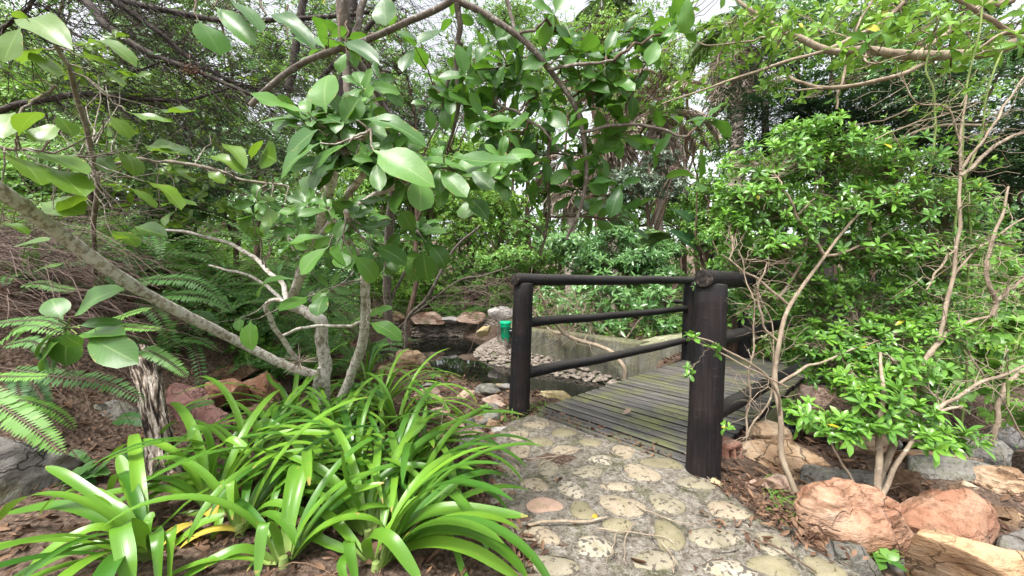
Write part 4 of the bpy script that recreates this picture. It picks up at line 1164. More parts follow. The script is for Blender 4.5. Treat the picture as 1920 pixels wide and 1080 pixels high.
for k, (x, y, D, L, m, lab) in enumerate(spots):
    b = at(x, y, D); b[2] = max(float(ground_z(b[0], b[1])) + .02, b[2] - .35)
    fern(lab, b, 12 if D < 5 else 10, L, .06 if D < 5 else .08, m, 20 + k, rise=.9, bend=1.5, cnt=26 if D < 5 else 16)
r_ = np.random.default_rng(321)
for k in range(46):
    x, y = r_.uniform(190, 640), r_.uniform(370, 620); D = r_.uniform(2.6, 4.4); b = at(x, y, D); b[2] = max(float(ground_z(b[0], b[1])) + .02, b[2] - .3)
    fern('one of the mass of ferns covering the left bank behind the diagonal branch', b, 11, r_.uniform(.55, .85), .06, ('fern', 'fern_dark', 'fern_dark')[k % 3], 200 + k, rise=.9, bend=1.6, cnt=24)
for k in range(14):
    x, y = r_.uniform(-2.4, -.9), r_.uniform(7.9, 9.6)
    fern('one of the ferns along the back of the pond wall', (x + .9, y, float(ground_z(x, y)) + .05), 9, .8, .08, ('fern', 'fern_dark')[k % 2], 300 + k, rise=1., bend=1.5, cnt=16)
fern('bright fern frond far left below the leafy branch, catching the light', at(0, 280, 1.9), 0, .4, .04, 'fern', 60, fronds=[
    ([(-30, 262, 1.9), (30, 268, 1.9), (70, 268, 1.9), (118, 270, 1.9)], .05, .98)])

# ------------------------------------------------------------------ the twin trunk tree with big leathery leaves, in front
tree = thing('broadleaf_tree', 'small gnarled pale barked tree with big glossy leaves rising from the strap leaf clump', 'tree', on_ground(606, 775))
S1 = woody(tree, [
    ([(606, 785, 2.45), (604, 730, 2.42), (607, 690, 2.4), (600, 640, 2.35), (596, 600, 2.3), (560, 580, 2.25), (535, 570, 2.2)], .043, .024, .015),
    ([(605, 705, 2.42), (540, 688, 2.3), (440, 640, 2.1), (330, 580, 1.85), (220, 515, 1.62), (110, 435, 1.42), (0, 352, 1.22), (-90, 290, 1.1)], .026, .021, .010),
    ([(628, 775, 2.42), (655, 715, 2.3), (675, 650, 2.15), (684, 590, 2.0), (684, 520, 1.85), (678, 495, 1.8)], .029, .019, .008),
    ([(535, 570, 2.2), (556, 540, 2.1), (590, 450, 1.8), (612, 380, 1.5), (628, 310, 1.25), (640, 250, 1.08)], .026, .012, .01),
    ([(678, 495, 1.8), (668, 470, 1.6), (650, 440, 1.4), (645, 400, 1.25)], .018, .008, .01),
    ([(590, 760, 2.4), (592, 720, 2.36), (598, 690, 2.32)], .016, .010, .004),
    ([(558, 675, 2.3), (530, 640, 2.2), (505, 600, 2.1), (500, 575, 2.05), (515, 562, 2.02), (540, 566, 2.0)], .014, .010, .01),
    ([(525, 632, 2.2), (560, 616, 2.15), (610, 613, 2.1), (660, 610, 2.12), (676, 602, 2.1)], .009, .008, .008),
    ([(540, 566, 2.0), (520, 520, 2.1), (470, 480, 2.2), (400, 448, 2.3), (310, 432, 2.4)], .013, .008, .012),
    ([(535, 570, 2.2), (500, 535, 2.3), (450, 510, 2.4), (390, 498, 2.5)], .010, .006, .012),
    ([(590, 450, 1.8), (640, 400, 1.5), (660, 350, 1.3), (700, 310, 1.15), (760, 300, 1.05)], .014, .006, .012),
    ([(628, 310, 1.25), (660, 270, 1.1), (700, 250, 1.0)], .010, .005, .01),
    ([(640, 400, 1.5), (720, 360, 1.3), (790, 330, 1.15), (850, 320, 1.08)], .010, .005, .01),
    ([(678, 495, 1.8), (720, 470, 1.6), (770, 445, 1.5), (783, 430, 1.45)], .010, .006, .01)],
    M['bark_pale'], sides=12, rough=.07)


def blades(g, L, tm, mat=0, tilt=.45):
    """Leaves given by the pixels of their base and tip, their width in pixels and their distance."""
    for x0, y0, x1, y1, w, D in L:
        a, b = at(x0, y0, D + rng.uniform(-.03, .05)), at(x1, y1, D - rng.uniform(-.02, .07))
        ln = np.linalg.norm(b - a); d = nrm(b - a)
        side = 1 if abs(x1 - x0) > abs(y1 - y0) else rng.choice([-1, 1])
        up = np.array([rng.normal(0, .35), -tilt - rng.uniform(0, .5), .75 + rng.normal(0, .2)])
        if abs(d[2]) > .8: up = np.array([rng.normal(0, .4), -1., .3])
        k = w * D / FPX / (2 * .21 * ln)
        put_leaves(g, [tm[rng.integers(len(tm))]], a[None], d[None], up[None], ln * 1.06, wid=np.clip(k * 1.05, .6, 1.7), mat=mat)


A_ = [(577, 210, 475, 186, 44, 1.02), (577, 222, 486, 228, 26, 1.03), (596, 243, 532, 292, 50, 1.0), (600, 268, 518, 322, 56, .98), (640, 232, 597, 215, 36, 1.06), (612, 212, 606, 132, 48, 1.05),
      (655, 268, 580, 312, 56, .98), (640, 238, 672, 185, 44, 1.04), (667, 225, 795, 243, 42, .98), (700, 282, 808, 338, 50, .96), (770, 298, 875, 312, 34, 1.0), (830, 290, 968, 314, 44, 1.0),
      (786, 332, 790, 388, 46, 1.0), (822, 316, 872, 364, 36, 1.02), (880, 318, 922, 352, 30, 1.05), (668, 290, 722, 346, 30, 1.06), (617, 443, 545, 452, 32, 1.3), (617, 462, 560, 508, 40, 1.28),
      (640, 470, 642, 500, 36, 1.3), (632, 455, 656, 495, 34, 1.3), (660, 478, 712, 524, 38, 1.25), (700, 462, 760, 484, 36, 1.28), (662, 376, 735, 380, 22, 1.3), (668, 425, 732, 424, 28, 1.3),
      (778, 440, 755, 398, 38, 1.42), (785, 440, 832, 430, 30, 1.42), (800, 455, 842, 496, 38, 1.4), (794, 470, 800, 526, 38, 1.38), (786, 455, 760, 440, 26, 1.42), (880, 370, 872, 412, 30, 1.3),
      (880, 372, 916, 405, 34, 1.3), (552, 524, 460, 534, 26, 1.7), (578, 556, 526, 580, 40, 1.7), (612, 552, 590, 585, 40, 1.7), (690, 605, 750, 626, 32, 1.75), (692, 590, 732, 578, 28, 1.8),
      (470, 600, 468, 655, 42, 1.8), (450, 596, 446, 620, 26, 1.85), (640, 285, 600, 330, 36, 1.08), (690, 240, 740, 215, 34, 1.06), (610, 250, 560, 262, 34, 1.06), (720, 300, 760, 262, 36, 1.05),
      (640, 205, 690, 190, 40, 1.06), (742, 330, 690, 345, 34, 1.05), (850, 325, 905, 300, 34, 1.06), (760, 345, 735, 392, 30, 1.1), (620, 300, 560, 352, 34, 1.15), (700, 470, 668, 510, 34, 1.32)]
g = Geo(); blades(g, A_, T_BIG + T_BIG2)
more = [(600, 240, 1.12, 30, 25, .08, 5), (650, 235, 1.12, 30, 25, .08, 6), (720, 310, 1.12, 50, 30, .08, 8), (830, 330, 1.15, 60, 25, .08, 8), (930, 330, 1.25, 40, 25, .08, 4), (650, 310, 1.15, 40, 30, .08, 6), (650, 410, 1.4, 50, 40, .12, 8), (560, 470, 1.8, 50, 50, .15, 7), (680, 190, 1.2, 40, 25, .1, 4),
        (740, 470, 1.55, 40, 30, .12, 4), (600, 540, 1.85, 40, 25, .1, 2), (590, 420, 1.7, 60, 50, .2, 6), (500, 400, 2.0, 60, 40, .2, 6), (780, 435, 1.48, 16, 16, .05, 3)]
P, A, I = clump_points(more)
rosettes(g, T_BIG, P, nrm(A + [0, -.7, .1]), 5, .12, 55, 95, rnd=rng.uniform(.1, .9, len(P)))
for p in P:
    k = np.argmin(np.linalg.norm(S1 - p, axis=1)); tubes(g, bent(S1[k][None], p[None], 7, .15, .03), np.linspace(.005, .0025, 7)[None], 5, mat=1)
for x0, y0, x1, y1, w, D in A_:
    p = at(x0, y0, D); k = np.argmin(np.linalg.norm(S1 - p, axis=1)); tubes(g, bent(S1[k][None], p[None], 7, .12, .02), np.linspace(.004, .0018, 7)[None], 4, mat=1)
g.build('crown', [M['broad'], M['bark_grey']], tree)
# an air plant on the leaning limb
tag((lambda g: (tubes(g, (lambda d: np.stack([at(562, 678, 2.27) + d * t for t in np.linspace(0, 1, 4)], 1))(nrm(rng.normal(0, 1, (46, 3)) * [1, .7, .5]) * rng.uniform(.06, .13, (46, 1))), np.linspace(.003, .0006, 4)[None], 3), g.build('air_plant', M['skirt'], loc=tuple(at(562, 678, 2.27))))[1])(Geo()),
    'spiky reddish air plant perched where the leaning branch meets the gnarled trunk', 'air plant')

# ------------------------------------------------------------------ the arching tree: its limbs cross the top of the view
arch = thing('arching_tree', 'brown multi stemmed tree by the pond with limbs arching over the view, large dark leaves', 'tree', on_ground(738, 672))
S2 = woody(arch, [
    ([(738, 680, 4.35), (733, 620, 4.3), (728, 520, 4.1), (732, 420, 3.8), (740, 330, 3.4), (735, 260, 2.9), (700, 180, 2.3), (655, 110, 1.95), (640, 20, 1.8), (630, -90, 1.8)], .048, .026, .02),
    ([(470, 198, 1.5), (495, 170, 1.5), (560, 118, 1.5), (660, 82, 1.48), (760, 45, 1.46), (850, 2, 1.45), (900, -60, 1.45)], .011, .013, .006),
    ([(855, 0, 1.45), (910, 25, 1.45), (970, 65, 1.45), (1025, 120, 1.47), (1070, 185, 1.5), (1090, 245, 1.52), (1098, 330, 1.56), (1085, 400, 1.62), (1060, 450, 1.7)], .0125, .006, .006),
    ([(760, 655, 4.3), (765, 600, 4.2), (800, 560, 4.1), (850, 470, 4.0), (900, 420, 3.9)], .022, .010, .015),
    ([(742, 620, 4.3), (790, 580, 4.2), (850, 530, 4.0), (905, 515, 3.9), (960, 500, 3.8)], .012, .006, .015),
    ([(735, 560, 4.2), (752, 520, 4.1), (775, 490, 4.05), (790, 470, 4.0)], .016, .008, .012),
    ([(857, 5, 1.45), (860, 60, 1.5), (858, 130, 1.55), (860, 210, 1.6), (838, 268, 1.65)], .012, .006, .008),
    ([(850, 130, 1.55), (832, 190, 1.6), (828, 250, 1.62)], .007, .004, .008),
    ([(655, 110, 1.95), (690, 165, 2.0), (712, 205, 2.0), (725, 225, 2.05)], .014, .01, .008),
    ([(655, 190, 1.9), (650, 120, 1.9), (670, 50, 1.9), (690, -30, 1.9)], .02, .015, .01),
    ([(1030, 130, 1.47), (1060, 125, 1.4), (1105, 120, 1.36), (1150, 112, 1.34)], .007, .004, .004),
    ([(1090, 248, 1.52), (1130, 240, 1.5), (1180, 235, 1.48), (1250, 245, 1.46), (1290, 255, 1.45)], .007, .004, .006),
    ([(1028, 245, 1.6), (1030, 330, 1.7), (1025, 420, 1.85), (1010, 480, 2.0)], .008, .006, .01),
    ([(970, 65, 1.45), (1000, 55, 1.4), (1025, 35, 1.38)], .006, .004, .004),
    ([(950, 0, 1.6), (965, 60, 1.6), (975, 110, 1.62)], .009, .005, .006),
    ([(930, 190, 1.6), (1000, 235, 1.55), (1070, 290, 1.5)], .006, .004, .01)],
    M['bark_grey2'], sides=10)
C = [(800, 110, 1.5, 25, 25, .1, 3), (845, 130, 1.45, 30, 25, .1, 4), (870, 170, 1.5, 35, 25, .1, 4), (905, 75, 1.5, 30, 30, .1, 3), (935, 95, 1.45, 30, 25, .1, 4), (1000, 55, 1.45, 35, 25, .1, 4), (1045, 40, 1.4, 30, 20, .1, 4),
     (1075, 80, 1.4, 30, 25, .1, 4), (1015, 140, 1.45, 30, 25, .1, 4), (1105, 95, 1.38, 30, 25, .1, 3), (1150, 110, 1.36, 30, 25, .1, 4), (1190, 60, 1.4, 25, 25, .1, 3), (1240, 40, 1.4, 30, 30, .1, 4), (1210, 115, 1.4, 30, 25, .1, 3),
     (1130, 170, 1.4, 35, 25, .1, 4), (1120, 220, 1.42, 30, 25, .1, 4), (985, 225, 1.45, 35, 25, .1, 4), (930, 190, 1.5, 30, 25, .1, 3), (900, 250, 1.5, 35, 25, .1, 3), (1060, 150, 1.5, 30, 25, .1, 3), (1165, 200, 1.45, 25, 25, .1, 3),
     (1080, 275, 1.5, 30, 25, .1, 3), (1000, 275, 1.55, 35, 25, .1, 3), (955, 270, 1.55, 30, 25, .1, 3), (1040, 330, 1.6, 35, 20, .1, 3), (1110, 325, 1.55, 35, 20, .1, 4), (1155, 335, 1.5, 25, 20, .1, 3), (1285, 25, 1.35, 20, 25, .1, 2),
     (1330, 215, 1.42, 12, 12, .05, 1), (1300, 248, 1.45, 25, 12, .08, 2), (1220, 225, 1.45, 30, 15, .1, 3), (1120, 400, 1.75, 35, 15, .1, 3), (1170, 385, 1.7, 30, 15, .1, 2), (1010, 380, 1.8, 30, 15, .1, 2), (900, 320, 1.7, 30, 20, .1, 3),
     (720, 20, 1.7, 25, 20, .1, 2), (860, 40, 1.55, 20, 20, .1, 2), (1120, 30, 1.45, 30, 20, .1, 3), (955, 150, 1.55, 25, 20, .1, 3), (640, 90, 1.5, 20, 20, .1, 2), (560, 40, 1.4, 25, 20, .1, 2), (700, 225, 1.8, 20, 20, .1, 2), (850, 300, 1.7, 20, 20, .1, 2)]
P, A, I = clump_points(C)
P = P + rng.normal(0, .05, P.shape) + np.array([0, .14, 0])
A = nrm(A + np.array([0, -.25, .1]))
crown(arch, S2, P, A, I, T_BIG + T_BIG2[:1], 4, rng.uniform(.125, .165, len(P)), M['broad_dark'], M['bark_brown'], .0025, lo=50, hi=115, rnd=rng.uniform(0, 1, len(P)), bigtw=.0055)
hang = [(372, 38, 412, 92, 60, 1.05), (402, 12, 470, 70, 36, 1.0), (430, 0, 490, 45, 34, 1.0), (500, 28, 578, 55, 30, 1.1), (640, 78, 702, 102, 30, 1.2), (720, -10, 722, 42, 50, 1.1), (1290, -10, 1284, 58, 28, 1.15), (650, 100, 632, 130, 24, 1.2), (540, 70, 590, 85, 20, 1.2)]
g = Geo(); blades(g, hang, T_BIG); 
for x0, y0, x1, y1, w, D in hang: tubes(g, bent(at(x0, y0 - 60, D + .1)[None], at(x0, y0, D)[None], 6, .1, .02), np.linspace(.004, .002, 6)[None], 4, mat=1)
g.build('foliage', [M['broad_dark'], M['bark_brown']], arch)

# ------------------------------------------------------------------ left: sapling with large backlit leaves
sap = thing('leafy_sapling', 'thin stemmed sapling at the left edge with large backlit yellow green leaves', 'tree', on_ground(178, 640))
S3 = woody(sap, [
    ([(178, 520, 2.4), (176, 440, 2.1), (180, 340, 1.75), (165, 240, 1.55), (135, 150, 1.42), (105, 85, 1.35)], .011, .007, .008),
    ([(-60, 245, 1.2), (0, 275, 1.25), (90, 285, 1.35), (175, 318, 1.5)], .006, .005, .006),
    ([(310, 303, 1.7), (390, 315, 1.75), (470, 338, 1.8), (540, 350, 1.85)], .008, .005, .008),
    ([(176, 330, 1.6), (240, 300, 1.6), (310, 303, 1.7)], .007, .006, .006),
    ([(105, 160, 1.42), (60, 190, 1.4), (30, 230, 1.35)], .005, .003, .006)], M['bark_grey'], sides=9)
L_ = [(40, 50, 5, 110, 50, 1.25), (50, 35, 110, 62, 44, 1.25), (60, 40, 20, 20, 40, 1.3), (160, 85, 245, 80, 34, 1.3), (55, 90, 105, 148, 36, 1.3), (150, 105, 235, 130, 26, 1.35), (30, 210, 0, 250, 44, 1.2), (35, 255, 62, 205, 50, 1.2),
      (115, 230, 65, 262, 34, 1.3), (105, 215, 138, 250, 38, 1.3), (205, 215, 245, 255, 36, 1.35), (235, 208, 322, 235, 26, 1.35), (290, 202, 368, 220, 22, 1.4), (75, 285, 160, 322, 40, 1.25), (20, 292, 80, 330, 52, 1.2), (95, 315, 155, 360, 48, 1.22),
      (180, 290, 215, 320, 26, 1.4), (225, 285, 262, 315, 36, 1.4), (265, 268, 335, 298, 30, 1.4), (262, 280, 345, 272, 26, 1.42), (290, 325, 362, 326, 28, 1.45), (270, 340, 345, 372, 34, 1.4), (390, 322, 418, 338, 22, 1.6), (420, 270, 460, 298, 22, 1.6),
      (385, 295, 450, 305, 20, 1.6), (490, 285, 515, 300, 40, 1.6), (470, 300, 488, 262, 20, 1.6), (240, 350, 295, 385, 26, 1.4), (75, 380, 150, 395, 48, 1.35), (110, 412, 155, 375, 40, 1.35), (0, 420, 52, 428, 20, 1.3), (30, 460, 88, 450, 44, 1.4),
      (215, 450, 255, 440, 36, 1.6), (262, 440, 305, 440, 26, 1.6), (205, 432, 258, 452, 34, 1.62), (250, 425, 308, 440, 24, 1.62), (300, 388, 360, 372, 22, 1.7), (0, 120, 40, 150, 40, 1.3), (40, 120, 70, 90, 34, 1.35), (175, 130, 230, 150, 24, 1.4),
      (500, 385, 512, 425, 28, 1.7), (530, 385, 570, 395, 18, 1.7), (480, 370, 510, 375, 22, 1.7), (330, 395, 300, 420, 24, 1.7)]
g = Geo(); blades(g, L_, T_BIG + T_BIG2, 0, .0)
for x0, y0, x1, y1, w, D in L_:
    p = at(x0, y0, D); k = np.argmin(np.linalg.norm(S3 - p, axis=1)); tubes(g, bent(S3[k][None], p[None], 6, .12, .02), np.linspace(.0035, .0016, 6)[None], 4, mat=1)
C = [(60, 70, 1.6, 80, 50, .2, 5), (180, 110, 1.7, 60, 40, .2, 4), (80, 230, 1.6, 70, 50, .2, 5), (250, 300, 1.8, 70, 40, .2, 5), (330, 340, 2.0, 70, 40, .2, 5), (120, 340, 1.6, 60, 40, .2, 4), (450, 320, 2.1, 60, 40, .2, 6), (240, 400, 1.9, 60, 30, .2, 4), (150, 60, 1.8, 110, 50, .3, 9), (60, 160, 1.8, 90, 50, .3, 8), (260, 190, 2.0, 90, 50, .3, 8), (400, 250, 2.2, 90, 50, .3, 9), (520, 330, 2.3, 80, 40, .3, 8), (380, 380, 2.2, 90, 40, .3, 8), (120, 270, 1.8, 90, 40, .3, 7), (330, 90, 2.1, 90, 40, .3, 6)]
P, A, I = clump_points(C)
P[:, 1] += .25; rosettes(g, T_BIG, P, nrm(A * [1, 1, .5] + [0, -.2, .8]), 7, .085, 55, 100, rnd=rng.uniform(.2, 1, len(P)))
for p in P[::3]:
    k = np.argmin(np.linalg.norm(S3 - p, axis=1)); tubes(g, bent(S3[k][None], p[None], 7, .15, .03), np.linspace(.003, .0012, 7)[None], 5, mat=1)
g.build('crown', [M['broad_yel'], M['bark_grey']], sap)
# seedling with big rounded leaves above the boulders
sd = thing('broadleaf_seedling', 'low seedling with a whorl of large rounded glossy leaves above the left boulders', 'plant', at(128, 640, 1.62))
g = Geo(); blades(g, [(140, 592, 208, 535, 46, 1.5), (145, 612, 215, 600, 20, 1.52), (150, 625, 228, 625, 34, 1.53), (165, 630, 240, 672, 52, 1.48), (130, 620, 118, 685, 62, 1.5), (118, 625, 150, 650, 34, 1.47), (120, 612, 70, 648, 34, 1.52),
                  (118, 600, 92, 555, 30, 1.56), (122, 615, 55, 660, 38, 1.54), (110, 640, 62, 690, 36, 1.5), (112, 605, 0, 630, 20, 1.55)], T_BIG2 + T_BIG[:2])
for k in range(9):
    tubes(g, bent(at(126, 612, 1.58)[None], at(126 + 25 * math.cos(k), 615 + 18 * math.sin(k), 1.53)[None], 5, .1, .02), np.full((1, 5), .003), 4, mat=1)
g.build('foliage', [M['broad'], M['bark_green']], sd)
g = Geo(); tube(g, catmull([at(118, 690, 1.7), at(122, 650, 1.62), at(126, 612, 1.58)], 10), [.008, .005], 7); g.build('stem', M['bark_grey'], sd)

# furrowed stump
st = thing('tree_stump', 'leaning stump with deeply furrowed cream and black bark standing on the left bank', 'stump', on_ground(308, 892))
g = Geo(); Pp = px_path([(318, 900, 1.72), (306, 850, 1.74), (296, 800, 1.78), (285, 740, 1.84), (270, 690, 1.92), (262, 660, 2.0)], 40, .01)
tube(g, Pp, [.076, .052, .046, .048, .052, .046], 40, rough=.05); g.build('trunk', M['bark_furrow'], st)
# ------------------------------------------------------------------ top left: dark twiggy tree
tw = thing('twiggy_tree', 'dark leafless looking tree at the top left with dense hanging fine twigs', 'tree', (-3.4, 2.6, float(ground_z(-3.4, 2.6))))
S4 = woody(tw, [
    ([(-640, 700, 2.6), (-560, 300, 2.4), (-300, 40, 2.2), (0, -60, 2.1), (140, -5, 2.05), (200, 50, 2.0), (290, 105, 2.0), (390, 135, 2.0), (483, 180, 2.0)], .030, .008, .02),
    ([(140, -40, 2.1), (215, 5, 2.1), (290, 55, 2.15), (370, 118, 2.2), (430, 150, 2.2), (492, 172, 2.25)], .016, .010, .012),
    ([(-60, 218, 1.9), (0, 207, 1.9), (70, 192, 1.9), (170, 180, 1.95), (280, 188, 2.0), (360, 182, 2.05), (450, 155, 2.1)], .017, .005, .012),
    ([(170, -30, 2.2), (250, 10, 2.2), (340, 28, 2.25), (450, 40, 2.3), (560, 32, 2.3), (690, 20, 2.4)], .018, .012, .01),
    ([(170, 178, 1.95), (220, 150, 2.0), (280, 125, 2.0), (345, 110, 2.05)], .007, .004, .008),
    ([(0, 60, 1.7), (40, 25, 1.7), (70, -10, 1.7)], .008, .006, .006),
    ([(-100, 60, 2.6), (60, 100, 2.7), (200, 180, 2.8), (300, 260, 2.9)], .014, .006, .02),
    ([(540, 170, 2.9), (555, 90, 2.9), (575, -20, 2.9)], .03, .026, .01),
    ([(640, 190, 3.2), (655, 90, 3.2), (660, -20, 3.2)], .045, .04, .012),
    ([(600, 150, 3.0), (700, 40, 3.0), (760, -30, 3.0)], .02, .015, .012),
    ([(655, 60, 3.2), (700, 160, 3.1), (760, 260, 3.0)], .014, .008, .012)], M['bark_dark'], sides=9)
g = Geo()
n = 1000
s = S4[rng.integers(6, len(S4), n)]
s = s[(s[:, 2] > 1.2)]; n = len(s)
sc = rng.uniform(.25, .75, n)
d = nrm(np.stack([rng.normal(.65, .5, n), rng.normal(.25, .7, n), rng.normal(-.42, .40, n)], 1))
tubes(g, bent(s, s + d * sc[:, None], 6, .12, .03), np.linspace(.0023, .0008, 6)[None], 3)
n = 3400; x = rng.uniform(60, 930, n); y = rng.uniform(-40, 330, n) ; D = rng.uniform(1.9, 3.4, n)
keep = (y < 330 - np.maximum(0, x - 420) * .28) & ((x < 480) | (rng.uniform(0, 1, n) < .6)); s = np.array([at(*q) for q in np.stack([x, y, D], 1)[keep]]); n = len(s)
d = nrm(np.stack([rng.normal(.75, .4, n), rng.normal(.1, .5, n), rng.normal(-.48, .32, n)], 1))
tubes(g, bent(s, s + d * rng.uniform(.15, .7, n)[:, None], 6, .15, .04), np.linspace(.0010, .0005, 6)[None], 3)
k = rng.integers(0, n, 900); rosettes(g, T_LANCE, s[k] + d[k] * .1, nrm(d[k] + [0, 0, .4]), 3, rng.uniform(.03, .05, 900), 30, 90, mat=1)
g.build('twig_crown', [M['bark_dark'], M['cool']], tw)
nest = thing('seed_cluster', 'small brown dried seed cluster hanging among the twigs at the upper left', 'seed head', at(358, 133, 1.9))
g = Geo(); bv, bf = icosphere(1)
for k in range(120):
    c = at(358, 133, 1.9) + rng.normal(0, 1, 3) * [.020, .015, .013]; g.add(bv * .004 + c, tris=bf, la=np.full((len(bv), 3), [0, 0, rng.uniform()]))
tube(g, [at(355, 100, 1.95), at(357, 122, 1.9)], [.002, .002], 5); g.build('seed_head', M['litter'], nest)

# ------------------------------------------------------------------ shrubs and trees by clumps
def shrub(name, label, cat, base, limbs, C, tm, nl, size, leaf, bark, group=None, dens=1., lo=45, hi=95, tw=.0022, share=1., bigtw=.005, crown_name='crown', trunk='stem', limb='stem', up=0., sides=8, tight=0):
    root = thing(name, label, cat, base, group)
    S = woody(root, limbs, M[bark], (trunk, limb), sides)
    if tight: C = [(x, y, D, a * tight, b * tight, d * tight, n) for x, y, D, a, b, d, n in C]
    P, A, I = clump_points(C, dens)
    if up: A = nrm(A + np.array([0, -.15, up]))
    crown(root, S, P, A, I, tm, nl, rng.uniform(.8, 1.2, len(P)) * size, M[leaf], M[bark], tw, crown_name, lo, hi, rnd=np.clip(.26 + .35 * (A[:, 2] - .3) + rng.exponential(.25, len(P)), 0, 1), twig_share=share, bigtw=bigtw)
    return root


# right: the rosette leaved shrub beside the bridge
C = [(1500, 255, 2.0, 50, 30, .2, 16), (1560, 290, 2.0, 110, 45, .25, 34), (1660, 300, 2.05, 70, 40, .25, 22), (1440, 310, 1.95, 80, 40, .25, 22), (1400, 380, 1.9, 60, 40, .2, 20), (1480, 400, 1.95, 90, 45, .25, 28),
     (1580, 380, 2.05, 100, 45, .3, 32), (1690, 380, 2.05, 100, 45, .3, 32), (1770, 390, 2.1, 70, 45, .25, 22), (1430, 460, 1.95, 80, 35, .25, 20), (1560, 470, 2.1, 110, 50, .3, 34), (1680, 470, 2.1, 110, 45, .3, 32), (1780, 470, 2.1, 60, 40, .3, 16),
     (1470, 540, 2.2, 80, 45, .3, 18), (1600, 560, 2.15, 110, 50, .3, 32), (1720, 560, 2.1, 90, 45, .3, 24), (1560, 640, 2.1, 80, 45, .3, 22), (1660, 640, 1.95, 110, 45, .25, 30), (1740, 610, 1.9, 70, 30, .2, 16),
     (1520, 640, 2.0, 40, 40, .2, 8), (1620, 710, 1.8, 60, 25, .15, 14), (1380, 420, 1.85, 30, 30, .1, 6), (1430, 560, 2.0, 45, 45, .15, 10), (1620, 690, 1.95, 90, 40, .2, 18), (1550, 700, 2.0, 50, 35, .15, 8), (1710, 720, 1.85, 60, 40, .15, 12), (1400, 500, 2.2, 50, 50, .2, 12), (1500, 590, 2.3, 50, 40, .2, 10),  (1800, 430, 2.2, 50, 60, .2, 12), (1790, 560, 2.2, 50, 60, .2, 12)]
shrub('rosette_shrub', 'bright green shrub with small leaf rosettes spreading over the right side of the bridge', 'shrub', on_ground(1490, 915), [
    ([(1490, 920, 1.62), (1470, 850, 1.64), (1462, 780, 1.66), (1452, 700, 1.7), (1458, 630, 1.73), (1477, 572, 1.76), (1545, 480, 1.82), (1600, 418, 1.86), (1640, 380, 1.9)], .0125, .004, .012),
    ([(1478, 572, 1.76), (1440, 535, 1.74), (1400, 515, 1.72), (1352, 478, 1.7)], .007, .003, .008),
    ([(1545, 478, 1.82), (1520, 440, 1.8), (1495, 405, 1.78), (1480, 370, 1.76), (1468, 358, 1.76)], .008, .003, .006),
    ([(1496, 402, 1.78), (1510, 388, 1.78), (1528, 372, 1.78)], .005, .003, .004),
    ([(1462, 780, 1.66), (1450, 720, 1.6), (1420, 690, 1.55), (1360, 655, 1.5), (1300, 632, 1.46)], .006, .003, .008),
    ([(1458, 640, 1.72), (1430, 600, 1.7), (1420, 540, 1.68), (1440, 490, 1.66)], .006, .003, .008),
    ([(1460, 720, 1.68), (1510, 690, 1.75), (1560, 670, 1.82), (1640, 640, 1.9)], .007, .003, .008),
    ([(1545, 480, 1.82), (1600, 470, 1.9), (1660, 440, 2.0), (1720, 400, 2.05)], .007, .003, .01),
    ([(1458, 560, 1.8), (1500, 500, 1.95), (1520, 400, 2.0), (1530, 300, 2.0)], .008, .003, .01)],
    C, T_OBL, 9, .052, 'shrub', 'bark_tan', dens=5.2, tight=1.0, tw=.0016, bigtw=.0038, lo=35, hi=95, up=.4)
shrub('rosette_shrub', 'slim forked shrub with low leaf clusters among the right hand rocks', 'shrub', on_ground(1645, 935), [
    ([(1645, 935, 1.56), (1647, 870, 1.57), (1650, 800, 1.58), (1655, 730, 1.6), (1650, 660, 1.7)], .0135, .005, .006),
    ([(1650, 935, 1.55), (1690, 860, 1.56), (1745, 790, 1.58), (1760, 770, 1.58), (1800, 760, 1.6)], .009, .005, .006),
    ([(1600, 905, 1.6), (1580, 870, 1.6), (1555, 825, 1.6), (1545, 800, 1.6)], .006, .003, .004)],
    [(1640, 745, 1.6, 50, 25, .1, 14), (1580, 800, 1.62, 50, 20, .1, 11), (1650, 800, 1.58, 40, 20, .1, 8), (1770, 820, 1.56, 60, 20, .1, 15), (1500, 770, 1.7, 30, 30, .1, 6), (1700, 770, 1.6, 40, 20, .1, 7), (1710, 690, 1.75, 60, 25, .15, 10), (1660, 680, 1.75, 40, 25, .15, 8)],
    T_OBL, 9, .064, 'shrub', 'bark_tan', dens=2.2, tw=.0016, bigtw=.0035, lo=35, hi=95, up=.4)
shrub('rosette_sprig', 'little leaf sprig on a thin twig in front of the right bridge post', 'plant', at(1360, 665, 1.5), [
    ([(1475, 725, 1.55), (1400, 690, 1.5), (1340, 655, 1.47), (1290, 632, 1.45)], .004, .002, .004)],
    [(1300, 632, 1.45, 10, 8, .03, 3), (1335, 655, 1.46, 10, 10, .03, 3), (1292, 695, 1.5, 10, 10, .03, 2), (1365, 800, 1.55, 8, 8, .03, 2)], T_MED, 6, .042, 'shrub', 'bark_tan', tw=.001, bigtw=.0014)
g = None
bt = thing('bare_twig_spray', 'spray of fine dry tan twigs standing between the right bridge post and the rosette shrub', 'twigs', at(1420, 800, 1.7))
g = Geo(); st_ = px_path([(1400, 820, 1.72), (1410, 740, 1.7), (1415, 640, 1.68), (1400, 540, 1.68), (1380, 470, 1.7)], 20, .02); st2 = px_path([(1400, 820, 1.72), (1440, 720, 1.75), (1450, 610, 1.8), (1420, 520, 1.8)], 20, .02)
for s_ in (st_, st2): tube(g, s_, [.005, .002], 6)
q_ = np.concatenate([st_, st2]); n = 75; s = q_[rng.integers(3, 40, n)]; d = nrm(rng.normal(0, 1, (n, 3)) * [1, .6, .7] + [0, 0, .15]); e = s + d * rng.uniform(.05, .24, (n, 1))
